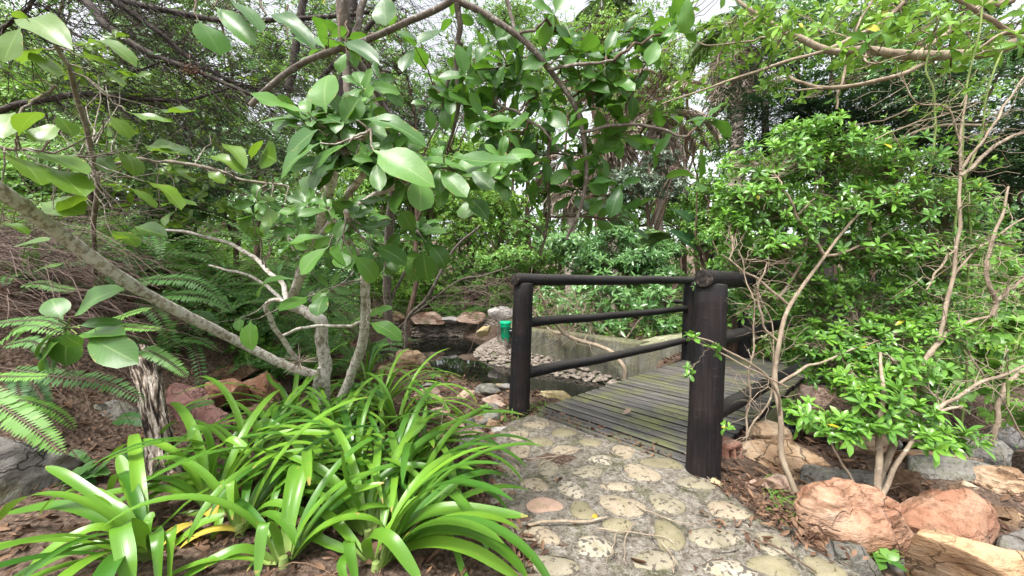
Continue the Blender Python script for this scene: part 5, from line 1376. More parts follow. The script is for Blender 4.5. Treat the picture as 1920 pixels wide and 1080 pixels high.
W_ = bent(s, e, 6, .25, .05); tubes(g, W_, np.linspace(.0018, .0007, 6)[None], 4); s2 = W_[:, 3]; d2 = nrm(d + rng.normal(0, .7, (n, 3))); tubes(g, bent(s2, s2 + d2 * rng.uniform(.03, .12, (n, 1)), 5, .2, .04), np.linspace(.0012, .0005, 5)[None], 3)
g.build('twig_spray', M['bark_tan'], bt)
# bare pale stems and green climbers on the far right
bare = thing('bare_twig_shrub', 'pale nearly leafless branching shrub at the right edge in front of dark foliage', 'shrub', on_ground(1690, 880))
S5 = woody(bare, [
    ([(1700, 780, 1.75), (1720, 700, 1.75), (1760, 640, 1.76), (1800, 610, 1.77), (1860, 592, 1.78)], .012, .006, .01),
    ([(1760, 640, 1.76), (1775, 560, 1.78), (1790, 470, 1.8), (1800, 400, 1.8), (1803, 300, 1.8), (1812, 180, 1.8)], .009, .004, .01),
    ([(1720, 700, 1.75), (1690, 745, 1.7), (1685, 800, 1.68), (1640, 925, 1.6)], .015, .012, .008),
    ([(1790, 515, 1.8), (1830, 470, 1.82), (1870, 440, 1.84), (1940, 400, 1.86)], .005, .003, .008),
    ([(1860, 592, 1.78), (1864, 565, 1.78), (1850, 530, 1.78), (1852, 490, 1.78), (1866, 440, 1.8), (1885, 400, 1.82), (1890, 350, 1.84)], .010, .004, .008),
    ([(1864, 568, 1.78), (1890, 545, 1.76), (1930, 515, 1.74)], .008, .006, .005),
    ([(1800, 320, 1.8), (1850, 250, 1.8), (1890, 190, 1.82), (1940, 120, 1.84)], .006, .003, .008),
    ([(1800, 330, 1.8), (1870, 270, 1.9), (1960, 240, 2.0)], .009, .006, .008),
    ([(1800, 270, 1.8), (1770, 200, 1.78), (1720, 190, 1.76), (1690, 135, 1.75)], .004, .002, .01),
    ([(1790, 470, 1.8), (1760, 500, 1.78), (1740, 545, 1.76)], .005, .003, .006),
    ([(1640, 262, 1.8), (1700, 235, 1.82), (1790, 210, 1.85), (1850, 190, 1.9)], .003, .002, .008),
    ([(1810, 640, 1.8), (1840, 700, 1.8), (1880, 760, 1.8), (1930, 830, 1.8)], .004, .003, .01),
    ([(1752, 775, 1.6), (1790, 745, 1.62), (1850, 715, 1.65), (1940, 680, 1.7)], .008, .005, .008),
    ([(1860, 830, 1.9), (1870, 780, 1.9), (1890, 720, 1.9), (1940, 690, 1.9)], .012, .008, .01)], M['bark_tan'], sides=8)
g = Geo(); n = 260
s = S5[rng.integers(0, len(S5), n)]; d = nrm(rng.normal(0, 1, (n, 3)) * [1, .6, .8] + [0, 0, .2])
tubes(g, bent(s, s + d * rng.uniform(.08, .30, (n, 1)), 6, .25, .05), np.linspace(.0019, .0008, 6)[None], 4)
k = rng.integers(0, n, 130); rosettes(g, T_SM, s[k] + d[k] * .12, nrm(d[k] + [0, 0, .3]), 3, .022, 30, 90, mat=1)
g.build('twig_crown', [M['bark_tan'], M['bright']], bare)
for k, (pts, lab) in enumerate([([(1800, 820, 2.0), (1815, 640, 1.95), (1822, 430, 1.9), (1808, 250, 1.9), (1822, 100, 1.9), (1842, -20, 1.9)], 'slender green climbing stem left of the pale bare shrub'),
                                ([(1790, 430, 1.85), (1800, 360, 1.85), (1835, 270, 1.85), (1850, 180, 1.85), (1885, 80, 1.85)], 'short yellow green climbing stem crossing the pale bare shrub'),
                                ([(1890, 760, 1.7), (1895, 690, 1.7), (1905, 640, 1.7), (1925, 610, 1.7)], 'low green stem at the right edge among broad leaves'),
                                ([(1740, 330, 1.95), (1752, 220, 1.95), (1745, 120, 1.95), (1760, 30, 1.95)], 'green climbing stem rising from the top of the rosette shrub')]):
    r_ = thing('climber', lab, 'climbing plant', at(*pts[0]), 'green climbing stems')
    g = Geo(); P = px_path(pts, 26, .012); tube(g, P, [.0055, .004], 7); g.build('stem', M['bark_green'], r_)
    g = Geo(); i = rng.integers(2, 26, 26); d = nrm(rng.normal(0, 1, (26, 3)) * [1, .6, .6] + [0, 0, .2]); e = P[i] + d * rng.uniform(.04, .12, (26, 1))
    tubes(g, bent(P[i], e, 5, .2, .03), np.linspace(.0016, .0008, 5)[None], 3, mat=1); rosettes(g, T_SM, e, d, 4, .03, 30, 90); g.build('foliage', [M['bright'], M['bark_green']], r_)

# broad leaves low on the far right
C = [(1850, 560, 2.6, 60, 40, .2, 9), (1900, 620, 2.4, 50, 50, .2, 10), (1850, 650, 2.5, 60, 50, .2, 10), (1890, 700, 2.3, 50, 50, .2, 9), (1820, 720, 2.5, 50, 40, .2, 8), (1900, 540, 2.7, 60, 60, .2, 10), (1840, 480, 2.9, 60, 50, .2, 9), (1780, 680, 2.6, 50, 60, .2, 8), (1910, 780, 2.2, 40, 30, .15, 5), (1750, 760, 2.6, 60, 40, .2, 8)]
shrub('broadleaf_shrub', 'soft broad leaved green shrub filling the lower right edge behind the bare stems', 'shrub', on_ground(1870, 800), [([(1870, 830, 2.5), (1870, 700, 2.5), (1860, 600, 2.5)], .012, .006), ([(1865, 760, 2.5), (1820, 690, 2.5), (1800, 640, 2.5)], .008, .004)],
      C, T_ROUND, 6, .11, 'mid', 'bark_green', lo=50, hi=110, dens=1.3)

# top right: long pale limb with yellow green leaves
C = [(1300, 20, 2.6, 60, 40, .3, 14), (1360, 60, 2.6, 70, 40, .3, 16), (1430, 40, 2.7, 80, 50, .3, 20), (1520, 40, 2.6, 90, 50, .3, 22), (1500, 100, 2.6, 60, 30, .3, 12), (1610, 30, 2.5, 80, 40, .3, 18), (1640, 70, 2.4, 60, 40, .3, 12),
     (1400, 110, 2.8, 80, 40, .3, 14), (1330, 130, 2.8, 60, 40, .3, 12), (1700, 20, 2.3, 90, 40, .3, 16), (1800, 20, 2.2, 90, 40, .3, 16), (1740, 80, 2.4, 60, 30, .3, 8), (1500, 60, 2.1, 60, 40, .2, 10), (1620, 80, 2.0, 60, 30, .2, 10), (1750, 60, 1.95, 70, 40, .2, 10), (1860, 90, 1.9, 50, 30, .2, 7), (1420, 30, 2.2, 60, 30, .2, 10), (1560, 150, 2.7, 80, 30, .3, 12), (1450, 160, 2.8, 70, 30, .3, 12), (1890, 40, 2.2, 60, 40, .3, 10), (1250, 90, 2.9, 40, 40, .3, 8), (1640, 120, 2.4, 40, 20, .2, 5)]
shrub('overhanging_tree', 'tree reaching in from the right edge with a pale level limb and yellow green leaves', 'tree', (3.7, 2.0, float(ground_z(3.7, 2.0))), [
    ([(2250, 760, 2.0), (2180, 400, 2.0), (2060, 120, 2.05), (1930, 72, 2.1), (1870, 88, 2.12), (1780, 100, 2.16), (1700, 100, 2.2), (1620, 95, 2.25), (1560, 98, 2.3), (1500, 70, 2.35), (1440, 45, 2.4), (1395, 18, 2.45), (1360, -10, 2.5)], .034, .007, .014),
    ([(1720, -20, 2.2), (1640, 50, 2.25), (1560, 90, 2.3), (1480, 115, 2.35), (1400, 140, 2.4), (1320, 165, 2.45), (1240, 195, 2.5)], .012, .004, .012),
    ([(1750, 110, 2.2), (1690, 140, 2.2), (1620, 158, 2.25), (1550, 163, 2.3), (1500, 155, 2.35), (1478, 143, 2.4)], .014, .009, .01),
    ([(1590, 70, 2.3), (1585, 120, 2.3), (1575, 160, 2.3), (1570, 205, 2.3)], .009, .006, .008),
    ([(1760, -20, 2.1), (1850, 35, 2.1), (1930, 75, 2.1)], .010, .012, .008),
    ([(1940, 55, 1.9), (1880, 65, 1.95), (1830, 95, 2.0)], .012, .006, .006),
    ([(1900, 0, 2.4), (1830, 20, 2.45), (1760, 75, 2.5), (1700, 110, 2.5)], .022, .014, .012),
    ([(1560, 165, 2.3), (1500, 168, 2.3), (1470, 165, 2.3)], .006, .003, .006),
    ([(1440, 70, 2.4), (1400, 78, 2.45), (1330, 82, 2.5), (1280, 70, 2.55)], .006, .003, .01),
    ([(1650, 100, 2.22), (1610, 60, 2.2), (1630, 10, 2.2), (1650, -30, 2.2)], .006, .004, .012),
    ([(1625, 95, 2.25), (1622, 112, 2.2), (1650, 118, 2.15), (1700, 105, 2.1)], .006, .003, .008)],
    C, T_MED, 5, .085, 'bright', 'bark_tan', trunk='trunk', limb='branch', lo=40, hi=110, tw=.0022, bigtw=.004, dens=1.0, sides=10)
shrub('bare_branch', 'grey bare branch sticking out of the dark mass above the rosette shrub', 'branch', at(1700, 245, 2.4), [
    ([(1850, 235, 2.4), (1740, 240, 2.4), (1680, 262, 2.4), (1620, 262, 2.4)], .009, .004, .008), ([(1720, 195, 2.5), (1660, 225, 2.5), (1605, 232, 2.5)], .006, .003, .008), ([(1605, 232, 2.5), (1600, 245, 2.5), (1603, 260, 2.5)], .004, .003, .004)],
    [(1700, 215, 2.5, 20, 10, .05, 2)], T_SM, 3, .03, 'bright', 'bark_tan')

# shrub behind the concrete wall
C = [(1050, 560, 5.3, 60, 40, .4, 26), (1120, 560, 5.2, 60, 45, .4, 28), (1190, 570, 5.1, 70, 45, .4, 32), (1250, 565, 5.0, 50, 45, .4, 24), (1100, 600, 5.2, 60, 30, .4, 18), (1200, 610, 5.0, 60, 30, .4, 18), (1150, 535, 5.3, 70, 30, .4, 22), (1260, 600, 4.9, 30, 30, .3, 10)]
shrub('glossy_shrub', 'low glossy leaved shrub growing behind the mossy concrete wall under the rail', 'shrub', (1.55, 5.1, .1), [
    ([(1165, 640, 5.0), (1160, 600, 5.1), (1150, 560, 5.2)], .014, .008), ([(1170, 640, 5.0), (1200, 600, 5.0), (1230, 570, 5.0)], .012, .006), ([(1160, 642, 5.0), (1120, 600, 5.1), (1080, 570, 5.2)], .012, .006), ([(1180, 642, 5.0), (1240, 615, 5.0), (1260, 590, 4.9)], .010, .005)],
    C, T_LANCE, 7, .13, 'cool', 'bark_tan', dens=1.5, share=.5)
# pale bare branch lying over the wall
fb = thing('fallen_branch', 'pale bare forked branch sprawling over the concrete wall behind the left bridge post', 'branch', at(1170, 715, 4.0))
S6 = woody(fb, [
    ([(1172, 715, 3.98), (1165, 680, 4.0), (1140, 655, 4.15), (1095, 640, 4.4), (1060, 628, 4.6), (1040, 625, 4.8)], .022, .022, .012),
    ([(1060, 628, 4.6), (1035, 600, 4.5), (1015, 560, 4.4), (1010, 530, 4.4)], .014, .006, .012),
    ([(1060, 628, 4.6), (1085, 600, 4.5), (1100, 570, 4.5)], .01, .004, .012), ([(1095, 640, 4.4), (1110, 610, 4.4), (1080, 575, 4.3), (1040, 545, 4.3)], .008, .003, .012),
    ([(1040, 625, 4.8), (1000, 590, 4.9), (985, 560, 4.9)], .008, .003, .012)], M['bark_tan'], sides=8)
g = Geo(); n = 150; s = S6[rng.integers(18, len(S6), n)]; d = nrm(rng.normal(0, 1, (n, 3)) * [1, .5, .8] + [.1, -.2, -.1])
tubes(g, bent(s, s + d * rng.uniform(.1, .42, (n, 1)), 6, .3, .05), np.linspace(.0035, .0014, 6)[None], 3); g.build('twig_spray', M['bark_tan'], fb)

# middle distance shrubs
def bush(label, px, py, D, rx, rz, n, tm, nl, size, leaf, bark='bark_brown', name='shrub', base_py=None, clumps=9, group='shrubs across the middle distance', ry=.6, share=.35, lo=45, hi=100, seedv=0, flat=.9):
    c = at(px, py, D); gz = float(ground_z(c[0], c[1]))
    r = np.random.default_rng(int(px * 7 + py) + seedv)
    C = []
    for k in range(clumps):
        a = r.uniform(0, 6.28); q = r.uniform(0, 1) ** .5
        C.append((px + rx * .75 * q * math.cos(a), py + rz * .75 * q * math.sin(a), D + r.normal(0, ry * .6), rx * r.uniform(.28, .5), rz * r.uniform(.28, .5), ry * .6, max(2, int(3.4 * n / clumps * r.uniform(.6, 1.4)))))
    b = np.array([c[0], c[1], gz])
    root = thing(name, label, 'shrub' if 'tree' not in name else 'tree', b, group)
    top = at(px, py - rz * .3, D)
    g = Geo(); P = wobble(catmull([b + [0, 0, -.1], (b + top) / 2 + r.normal(0, .06, 3), top], 14), .03 * D / 6)
    tube(g, P, [.012 * D ** .8, .004 * D ** .8], 8, rough=.05); g.build('trunk' if 'tree' in name else 'stem', M[bark], root)
    S = [P]
    for k in range(4):
        g = Geo(); e = at(px + r.uniform(-.8, .8) * rx, py + r.uniform(-.6, .5) * rz, D + r.normal(0, ry * .5)); i = r.integers(2, 9)
        Q = wobble(catmull([P[i], (P[i] + e) / 2 + r.normal(0, .05 * D / 5, 3), e], 12), .02 * D / 6); tube(g, Q, [.007 * D ** .8, .002 * D ** .8], 6); g.build('branch' if 'tree' in name else 'stem', M[bark], root); S.append(Q)
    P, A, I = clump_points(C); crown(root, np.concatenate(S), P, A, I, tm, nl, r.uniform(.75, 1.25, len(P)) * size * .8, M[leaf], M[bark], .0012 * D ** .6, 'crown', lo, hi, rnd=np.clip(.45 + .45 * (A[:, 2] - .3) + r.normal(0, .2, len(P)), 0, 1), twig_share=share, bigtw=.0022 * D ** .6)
    return root


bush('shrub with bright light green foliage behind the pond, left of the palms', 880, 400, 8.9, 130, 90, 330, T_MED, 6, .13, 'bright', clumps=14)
bush('mid green shrub right above the left handrail end', 990, 460, 7.6, 110, 60, 240, T_MED, 6, .11, 'mid', clumps=12)
bush('dense dark green shrub right of the palm trunks, above the rail', 1130, 470, 6.4, 130, 50, 280, T_LANCE, 7, .15, 'cool', clumps=12)
bush('glossy dark shrub between the handrail and the strelitzia leaves', 1230, 490, 6.2, 80, 45, 180, T_LANCE, 7, .15, 'cool', clumps=8)
bush('low shaded shrub at the back of the pond under the bright shrub', 880, 510, 8.6, 130, 50, 220, T_MED, 6, .13, 'mid', clumps=10)
bush('olive green shrub straight behind the reddish stems', 730, 470, 8.8, 100, 80, 240, T_MED, 6, .12, 'mid', clumps=10)
bush('bright green shrub in the gap behind the big leaf cluster', 690, 350, 8.5, 120, 80, 280, T_MED, 6, .14, 'bright', clumps=12)
bush('glossy shrub with bluish leaf shine above the fern bank', 440, 370, 4.4, 160, 70, 330, T_MED, 6, .09, 'cool', clumps=14)
bush('dark glossy shrub at the left behind the thin sapling stem', 300, 380, 4.2, 120, 80, 240, T_MED, 6, .09, 'cool', clumps=12)
bush('small leaved shrub with pale highlights behind the diagonal branch', 470, 290, 5.6, 140, 80, 320, T_MED, 6, .10, 'cool', clumps=12)
bush('light green shrub showing through the twigs at the upper left', 330, 210, 6.2, 170, 80, 340, T_MED, 6, .13, 'bright', clumps=14)
bush('shaded shrub at the far left slope behind the sapling', 90, 330, 4.4, 150, 100, 260, T_MED, 6, .10, 'mid', clumps=12)
bush('leafy bush on the left skyline behind the pale lichen branch', 110, 180, 5.8, 180, 100, 320, T_MED, 6, .13, 'bright', clumps=14)
bush('shrub of narrow dark leaves behind the right bridge post', 1420, 560, 4.6, 110, 60, 260, T_LANCE, 7, .10, 'cool', clumps=12)
bush('small bright shrub left of the rosette shrub above the handrail', 1380, 460, 4.4, 60, 55, 150, T_MED, 6, .075, 'shrub', clumps=8)
bush('shaded shrub low behind the rosette shrub', 1560, 640, 4.2, 140, 70, 300, T_LANCE, 7, .11, 'mid', clumps=12)
bush('dark low shrub over the ditch right of the bridge', 1680, 720, 3.6, 110, 50, 220, T_MED, 6, .08, 'cool', clumps=10)
bush('silvery leaved shrub glittering below the dead palm skirts', 1215, 330, 7.6, 80, 60, 210, T_MED, 6, .11, 'silver', clumps=8)
bush('shrub with yellowish leaves near the top of the bright shrub', 800, 300, 9.5, 120, 80, 280, T_MED, 6, .16, 'bright', clumps=12)
bush('grey green willowy bush under the white gap in the canopy', 770, 200, 11, 130, 80, 280, T_LANCE, 6, .20, 'silver', clumps=12)
bush('broad shrub closing the view behind the rosette shrub', 1850, 560, 4.8, 130, 100, 300, T_LANCE, 7, .12, 'mid', clumps=12)
bush('low fresh green shrub right behind the left half of the far pond wall', 800, 545, 8.8, 90, 35, 170, T_MED, 6, .11, 'bright', clumps=8)
bush('low green shrub right behind the right half of the far pond wall', 930, 535, 8.6, 80, 40, 170, T_MED, 6, .11, 'mid', clumps=8)
bush('bright low shrub on the bank between the ferns and the pond', 690, 520, 7.4, 80, 45, 170, T_MED, 6, .10, 'bright', clumps=8)
bush('sunlit shrub filling the slope behind the leafy sapling', 210, 300, 3.9, 150, 80, 300, T_MED, 6, .085, 'mid', clumps=12)
bush('dense shrub between the palms and the dark yew', 1330, 400, 7.0, 70, 80, 200, T_MED, 6, .12, 'mid', clumps=9)
bush('low shrub on the left bank of the pond behind the ferns', 620, 480, 6.0, 110, 60, 240, T_MED, 6, .10, 'cool', clumps=10)

# dark yew like mass, right
def yew(label, px, py, D, rx, rz, n, ry=.8):
    c = at(px, py, D); b = np.array([c[0], c[1], float(ground_z(c[0], c[1]))]); root = thing('yew_tree', label, 'tree', b, 'dark needle leaved trees')
    g = Geo(); P = wobble(catmull([b, b * .5 + c * .5, c + [0, 0, rz * .4 * D / FPX]], 14), .05); tube(g, P, [.12, .05], 10); g.build('trunk', M['bark_dark'], root)
    r = np.random.default_rng(int(px)); m = 16
    C = [(px + r.uniform(-.8, .8) * rx, py + r.uniform(-.85, .85) * rz, D + r.normal(0, ry * .6), rx * .38, rz * .38, ry * .5, n // m) for _ in range(m)]
    Q, A, I = clump_points(C); A = nrm(A * [1, 1, .4] + [0, -.3, -.35])
    g = Geo(); L = rng.uniform(.25, .5, len(Q)); E = Q + A * L[:, None]; TW = bent(Q, E, 5, .1, .02); tubes(g, TW, np.linspace(.004, .0015, 5)[None], 3, mat=1)
    for k in range(1, 5):
        for s in (-1, 1):
            for h in (0, .5):
                p = TW[:, k] * (1 - h) + TW[:, k - 1] * h; S = nrm(np.cross(A, [0, 0, 1.])); put_leaves(g, T_NEED, p, S * s + A * .7 + rng.normal(0, .15, S.shape), np.array([0, -.2, 1.]), rng.uniform(.10, .16, len(Q)))
    g.build('crown', [M['yew'], M['bark_dark']], root)


yew('dark feathery needle leaved tree above the rosette shrub', 1560, 230, 5.6, 180, 90, 800)
yew('dark needle leaved tree at the right edge behind the bare stems', 1830, 330, 5.2, 150, 130, 800)
yew('drooping dark conifer branch mass right of the tall palm', 1440, 220, 6.4, 90, 90, 420)
yew('low black green conifer behind the broad leaves at the right', 1790, 520, 5.6, 160, 90, 500)

# palms with dead skirts
def palm(label, px, py_base, py_top, D, r, skirt, leaf_n, hang=(.5, 1.4), seed=0, dead=0):
    q = np.random.default_rng(seed + 40); b = at(px, py_base, D); b[2] = float(ground_z(b[0], b[1])); t = at(px + q.uniform(-6, 6), py_top, D)
    root = thing('palm_tree', label, 'palm', b, 'palms with dead skirts')
    g = Geo(); tube(g, wobble(catmull([b, (b + t) / 2, t], 30), .03), [r * 1.1, r, r * .95], 14, rough=.04); g.build('trunk', M['palm_trunk'], root)
    if skirt:
        g = Geo(); n = skirt; h = q.uniform(0, 1, n) ** .7; a = q.uniform(0, 6.28, n)
        p = t - np.stack([0 * h, 0 * h, h * q.uniform(*hang)], 1) * .9 + np.stack([np.cos(a), np.sin(a), 0 * a], 1) * r * 1.1
        out = np.stack([np.cos(a), np.sin(a), np.full(n, -1.4)], 1); L = q.uniform(.5, 1.1, n)
        e = p + nrm(out * [.6, .6, 1.]) * L[:, None]
        W = bent(p, e, 8, .18, .05)
        tubes(g, W, np.linspace(.010, .003, 8)[None], 3)
        for k in range(4):
            put_leaves(g, T_LANCE, W[:, 2 + k], nrm(out * [.5, .5, 1.] + q.normal(0, .5, (n, 3))), q.normal(0, 1, (n, 3)), q.uniform(.25, .5, n), .35)
        g.build('dead_skirt', M['skirt'], root)
    for k in range(leaf_n):
        a = k * 2.4 + q.uniform(0, .5); L = q.uniform(1.2, 1.8); m = 12; s = np.linspace(0, 1, m); el = q.uniform(.1, 1.2) - 1.5 * s
        d = np.stack([np.cos(el) * math.cos(a), np.cos(el) * math.sin(a), np.sin(el)], 1); P = t + np.concatenate([[[0, 0, 0]], np.cumsum(d[1:] * L / m, axis=0)])
        g = Geo(); tubes(g, P[None], np.linspace(.018, .005, m)[None], 4, mat=1)
        T = nrm(np.gradient(P, axis=0)); S = nrm(np.cross(T, [0, 0, 1.])); dd = k < dead
        for s_ in (-1, 1):
            for f in np.linspace(0, .95, 4):
                i = np.arange(2, m - 1); pp = P[i] * (1 - f) + P[i + 1] * f
                put_leaves(g, T_LANCE, pp, S[i] * s_ + T[i] * .6 + [0, 0, -.25], np.array([0, 0, 1.]), q.uniform(.35, .55, len(i)), .35)
        o = g.build('frond', [M['skirt' if dd else 'palm'], M['palm_trunk']], root)
        if dd: tag(o, 'dead brown frond', None)


palm('tall palm with a shaggy brown skirt, right of the canopy gap', 1375, 520, 60, 9.5, .16, 420, 9, (.8, 2.4), 1)
palm('slim ringed palm trunk with brown dead fronds, in the centre of the background', 1236, 500, 215, 9.0, .095, 300, 8, (.6, 1.3), 2, 6)
palm('palm with drooping dead fronds behind the arching limb', 1150, 500, 170, 9.6, .13, 420, 9, (.8, 1.9), 3, 8)
palm('far palm crown of grey green fronds in the top gap of the canopy', 1130, 500, 20, 12.5, .13, 160, 14, (.4, .9), 4, 2)
palm('short palm trunk glimpsed left of the silvery shrub', 1070, 520, 300, 10.5, .14, 200, 6, (.5, 1.2), 5, 5)

# strelitzia like big leaves
sb = thing('banana_plant', 'clump of big dark torn paddle leaves in front of the palm trunks', 'plant', at(1310, 560, 6.6))
T_PAD = [leaf_tmpl(14, .22, 'lance', .25, d, .0, .06, 5) for d in (.5, 1.0)]
for k, (x0, y0, x1, y1, D, w) in enumerate([(1350, 500, 1290, 380, 7.4, .8), (1350, 500, 1380, 390, 7.4, .8), (1340, 500, 1270, 430, 7.2, .8), (1345, 510, 1385, 450, 7.3, .8)]):
    g = Geo(); a, b = at(x0, y0, D), at(x1, y1, D - .2); tubes(g, bent((a + [0, 0, -.5])[None], a[None], 6, .05, .01), np.full((1, 6), .014), 6, mat=1)
    put_leaves(g, T_PAD, a[None], (b - a)[None], np.array([.3, -.8, .6]), np.linalg.norm(b - a) * 1.1, w); g.build('leaf', [M['banana'], M['bark_green']], sb)
sl = thing('silver_palm_leaf', 'single pale green fan leaf catching the light above the rail', 'leaf', at(1290, 480, 6.0))
g = Geo(); a = at(1262, 446, 5.9)
put_leaves(g, T_LANCE, np.repeat(a[None], 13, 0), nrm(np.stack([-np.cos(np.linspace(-.5, .5, 13)), np.full(13, -.5), np.sin(np.linspace(-.25, .45, 13)) * .6 - .1], 1)), np.array([0, -.4, 1.]), .75, .35); tubes(g, bent((a + [.6, .2, -.5])[None], a[None], 6, .1, .01), np.full((1, 6), .008), 5, mat=1)
g.build('leaf_blade', [M['palm'], M['bark_green']], sl)

# ------------------------------------------------------------------ background trees
def btree(label, px, py_c, D, rx, rz, n, leaf, size, tm=T_MED, bark='bark_brown', clumps=26, r0=.1, name='forest_tree', ry=1.4):
    c = at(px, py_c, D); b = np.array([c[0], c[1], float(ground_z(c[0], c[1]))]); root = thing(name, label, 'tree', b, 'trees closing the background')
    r = np.random.default_rng(int(px + py_c * 3 + D * 10))
    top = at(px, py_c - rz * .6, D); P = wobble(catmull([b, b * .6 + top * .4 + r.normal(0, .15, 3), top], 20), .12)
    g = Geo(); tube(g, P, [r0, r0 * .7, r0 * .3], 10, rough=.04); g.build('trunk', M[bark], root); S = [P]
    for k in range(6):
        i = r.integers(8, 17); e = at(px + r.uniform(-.8, .8) * rx, py_c + r.uniform(-.8, .6) * rz, D + r.normal(0, ry * .5)); g = Geo(); Q = wobble(catmull([P[i], (P[i] + e) / 2 + [0, 0, .2], e], 14), .08)
        tube(g, Q, [r0 * .4, r0 * .1], 7); g.build('branch', M[bark], root); S.append(Q)
    C = []
    for k in range(clumps):
        a = r.uniform(0, 6.28); q = r.uniform(0, 1) ** .55
        C.append((px + rx * .85 * q * math.cos(a), py_c + rz * .85 * q * math.sin(a), D + r.normal(0, ry * .5), rx * r.uniform(.14, .28), rz * r.uniform(.14, .26), ry * .35, max(2, int(3.2 * n / clumps * r.uniform(.5, 1.5)))))
    Q, A, I = clump_points(C); crown(root, np.concatenate(S), Q, A, I, tm, 5, r.uniform(.7, 1.2, len(Q)) * size * .82, M[leaf], M[bark], .006, 'crown', 45, 105, rnd=np.clip(.45 + .45 * (A[:, 2] - .3) + r.normal(0, .2, len(Q)), 0, 1), twig_share=.3, bigtw=.014)


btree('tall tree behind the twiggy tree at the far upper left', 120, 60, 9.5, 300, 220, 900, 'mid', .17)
btree('tree with yellow green crown left of the white canopy gap', 420, 130, 11, 230, 170, 800, 'bright', .18)
btree('thin crowned tree standing in the white canopy gap', 620, 120, 12.5, 190, 160, 560, 'mid', .17, clumps=26)
btree('light crowned tree right of the canopy gap, behind the arching limb', 950, 150, 12.5, 190, 170, 800, 'mid', .17, clumps=28)
btree('slender fine leaved tree crossing the white canopy gap', 770, 100, 7.0, 210, 120, 620, 'mid', .085, clumps=34, r0=.05)
btree('slender fine leaved tree right of the canopy gap, before the palms', 1120, 150, 7.4, 190, 150, 560, 'bright', .085, clumps=34, r0=.05)
btree('tree with a loose crown filling the centre background', 960, 330, 12, 220, 130, 900, 'bright', .18)
btree('tree standing behind the leftmost shrubs of the middle distance', 600, 360, 11, 190, 120, 800, 'mid', .17)
btree('tree behind the dead palm skirts', 1290, 140, 13.5, 210, 170, 900, 'bright', .17, clumps=28)
btree('tall dark crowned tree at the upper right corner', 1800, 120, 8.5, 260, 200, 1100, 'cool', .15)
btree('dark tree behind the pale horizontal limb', 1560, 80, 9.5, 220, 150, 800, 'cool', .16)
btree('tree low behind the yews at the right edge', 1900, 420, 8.8, 220, 160, 800, 'cool', .15)
btree('tree at the left edge rising behind the bank', -60, 250, 8.0, 240, 200, 800, 'mid', .15)
btree('tree behind the silvery shrub and palm trunks', 1190, 400, 13, 200, 110, 700, 'mid', .2)

# the wood beyond: one mass
g = Geo(); C = []
r = np.random.default_rng(77)
for k in range(330):
    D = r.uniform(13.5, 20); px = r.uniform(-250, 2170); py = 560 - abs(r.normal(0, 1)) * 210
    if 560 < px < 900 and py < 260 and r.uniform() < .85: continue
    if 900 < px < 1320 and py < 330 and r.uniform() < .6: continue
    C.append((px, py, D, 110, 60, 1.2, 60))
Q, A, I = clump_points(C); rosettes(g, T_SM, Q, A, 5, r.uniform(.2, .34, len(Q)), 40, 110, rnd=r.uniform(0, 1, len(Q)))
tag(g.build('woods', M['mid'], loc=(0, 17, 0)), 'mass of green foliage of the wood beyond', 'woodland', None, 'stuff')
g = Geo(); m = 26; x = r.uniform(-14, 16, m); y = r.uniform(13, 19, m); z = ground_z(x, y); b = np.stack([x, y, z], 1); tubes(g, bent(b, b + np.stack([r.normal(0, .5, m), r.normal(0, .3, m), r.uniform(4, 8, m)], 1), 8, .04, .01), np.linspace(.10, .04, 8)[None], 8)
tag(g.build('distant_woods', M['bark_brown'], loc=(0, 16, 0)), 'distant tree stems of the wood beyond', 'woodland', None, 'stuff')

# ------------------------------------------------------------------ ground cover
g = Geo(); n = 19000
x = rng.uniform(-3.6, 3.4, n); y = rng.uniform(.7, 6.5, n); keep = (np.abs(x) < y * 1.5 + .3) & (seg_dist(x, y) > 1.0)
# keep off the paving and the deck
def inside(x, y, poly):
    r = np.zeros(len(x), bool); j = len(poly) - 1
    for i in range(len(poly)):
        a, b = poly[i], poly[j]; c = ((a[1] > y) != (b[1] > y)) & (x < (b[0] - a[0]) * (y - a[1]) / (b[1] - a[1] + 1e-9) + a[0]); r ^= c; j = i
    return r
pp = [tuple(p[:2]) for p in PL] + [tuple(p[:2]) for p in PR[::-1]]
dk = [dl - UD * .05 - VD * .05, dl + UD * LEN - VD * .05, dl + UD * LEN + VD * (width + .05), dl - UD * .05 + VD * (width + .05)]
ip = inside(x, y, pp); idk = inside(x, y, [tuple(p[:2]) for p in dk])
edge = np.zeros(n, bool)
keep &= ~idk & (~ip | (rng.uniform(0, 1, n) < .03))
x, y = x[keep], y[keep]; z = ground_z(x, y) + rng.uniform(.004, .022, len(x)); m = len(x)
a = rng.uniform(0, 6.28, m); put_leaves(g, T_LIT, np.stack([x, y, z], 1), np.stack([np.cos(a), np.sin(a), rng.normal(0, .15, m)], 1), np.stack([rng.normal(0, .35, m), rng.normal(0, .35, m), np.ones(m)], 1), rng.uniform(.025, .075, m), rng.uniform(.7, 1.5, m))
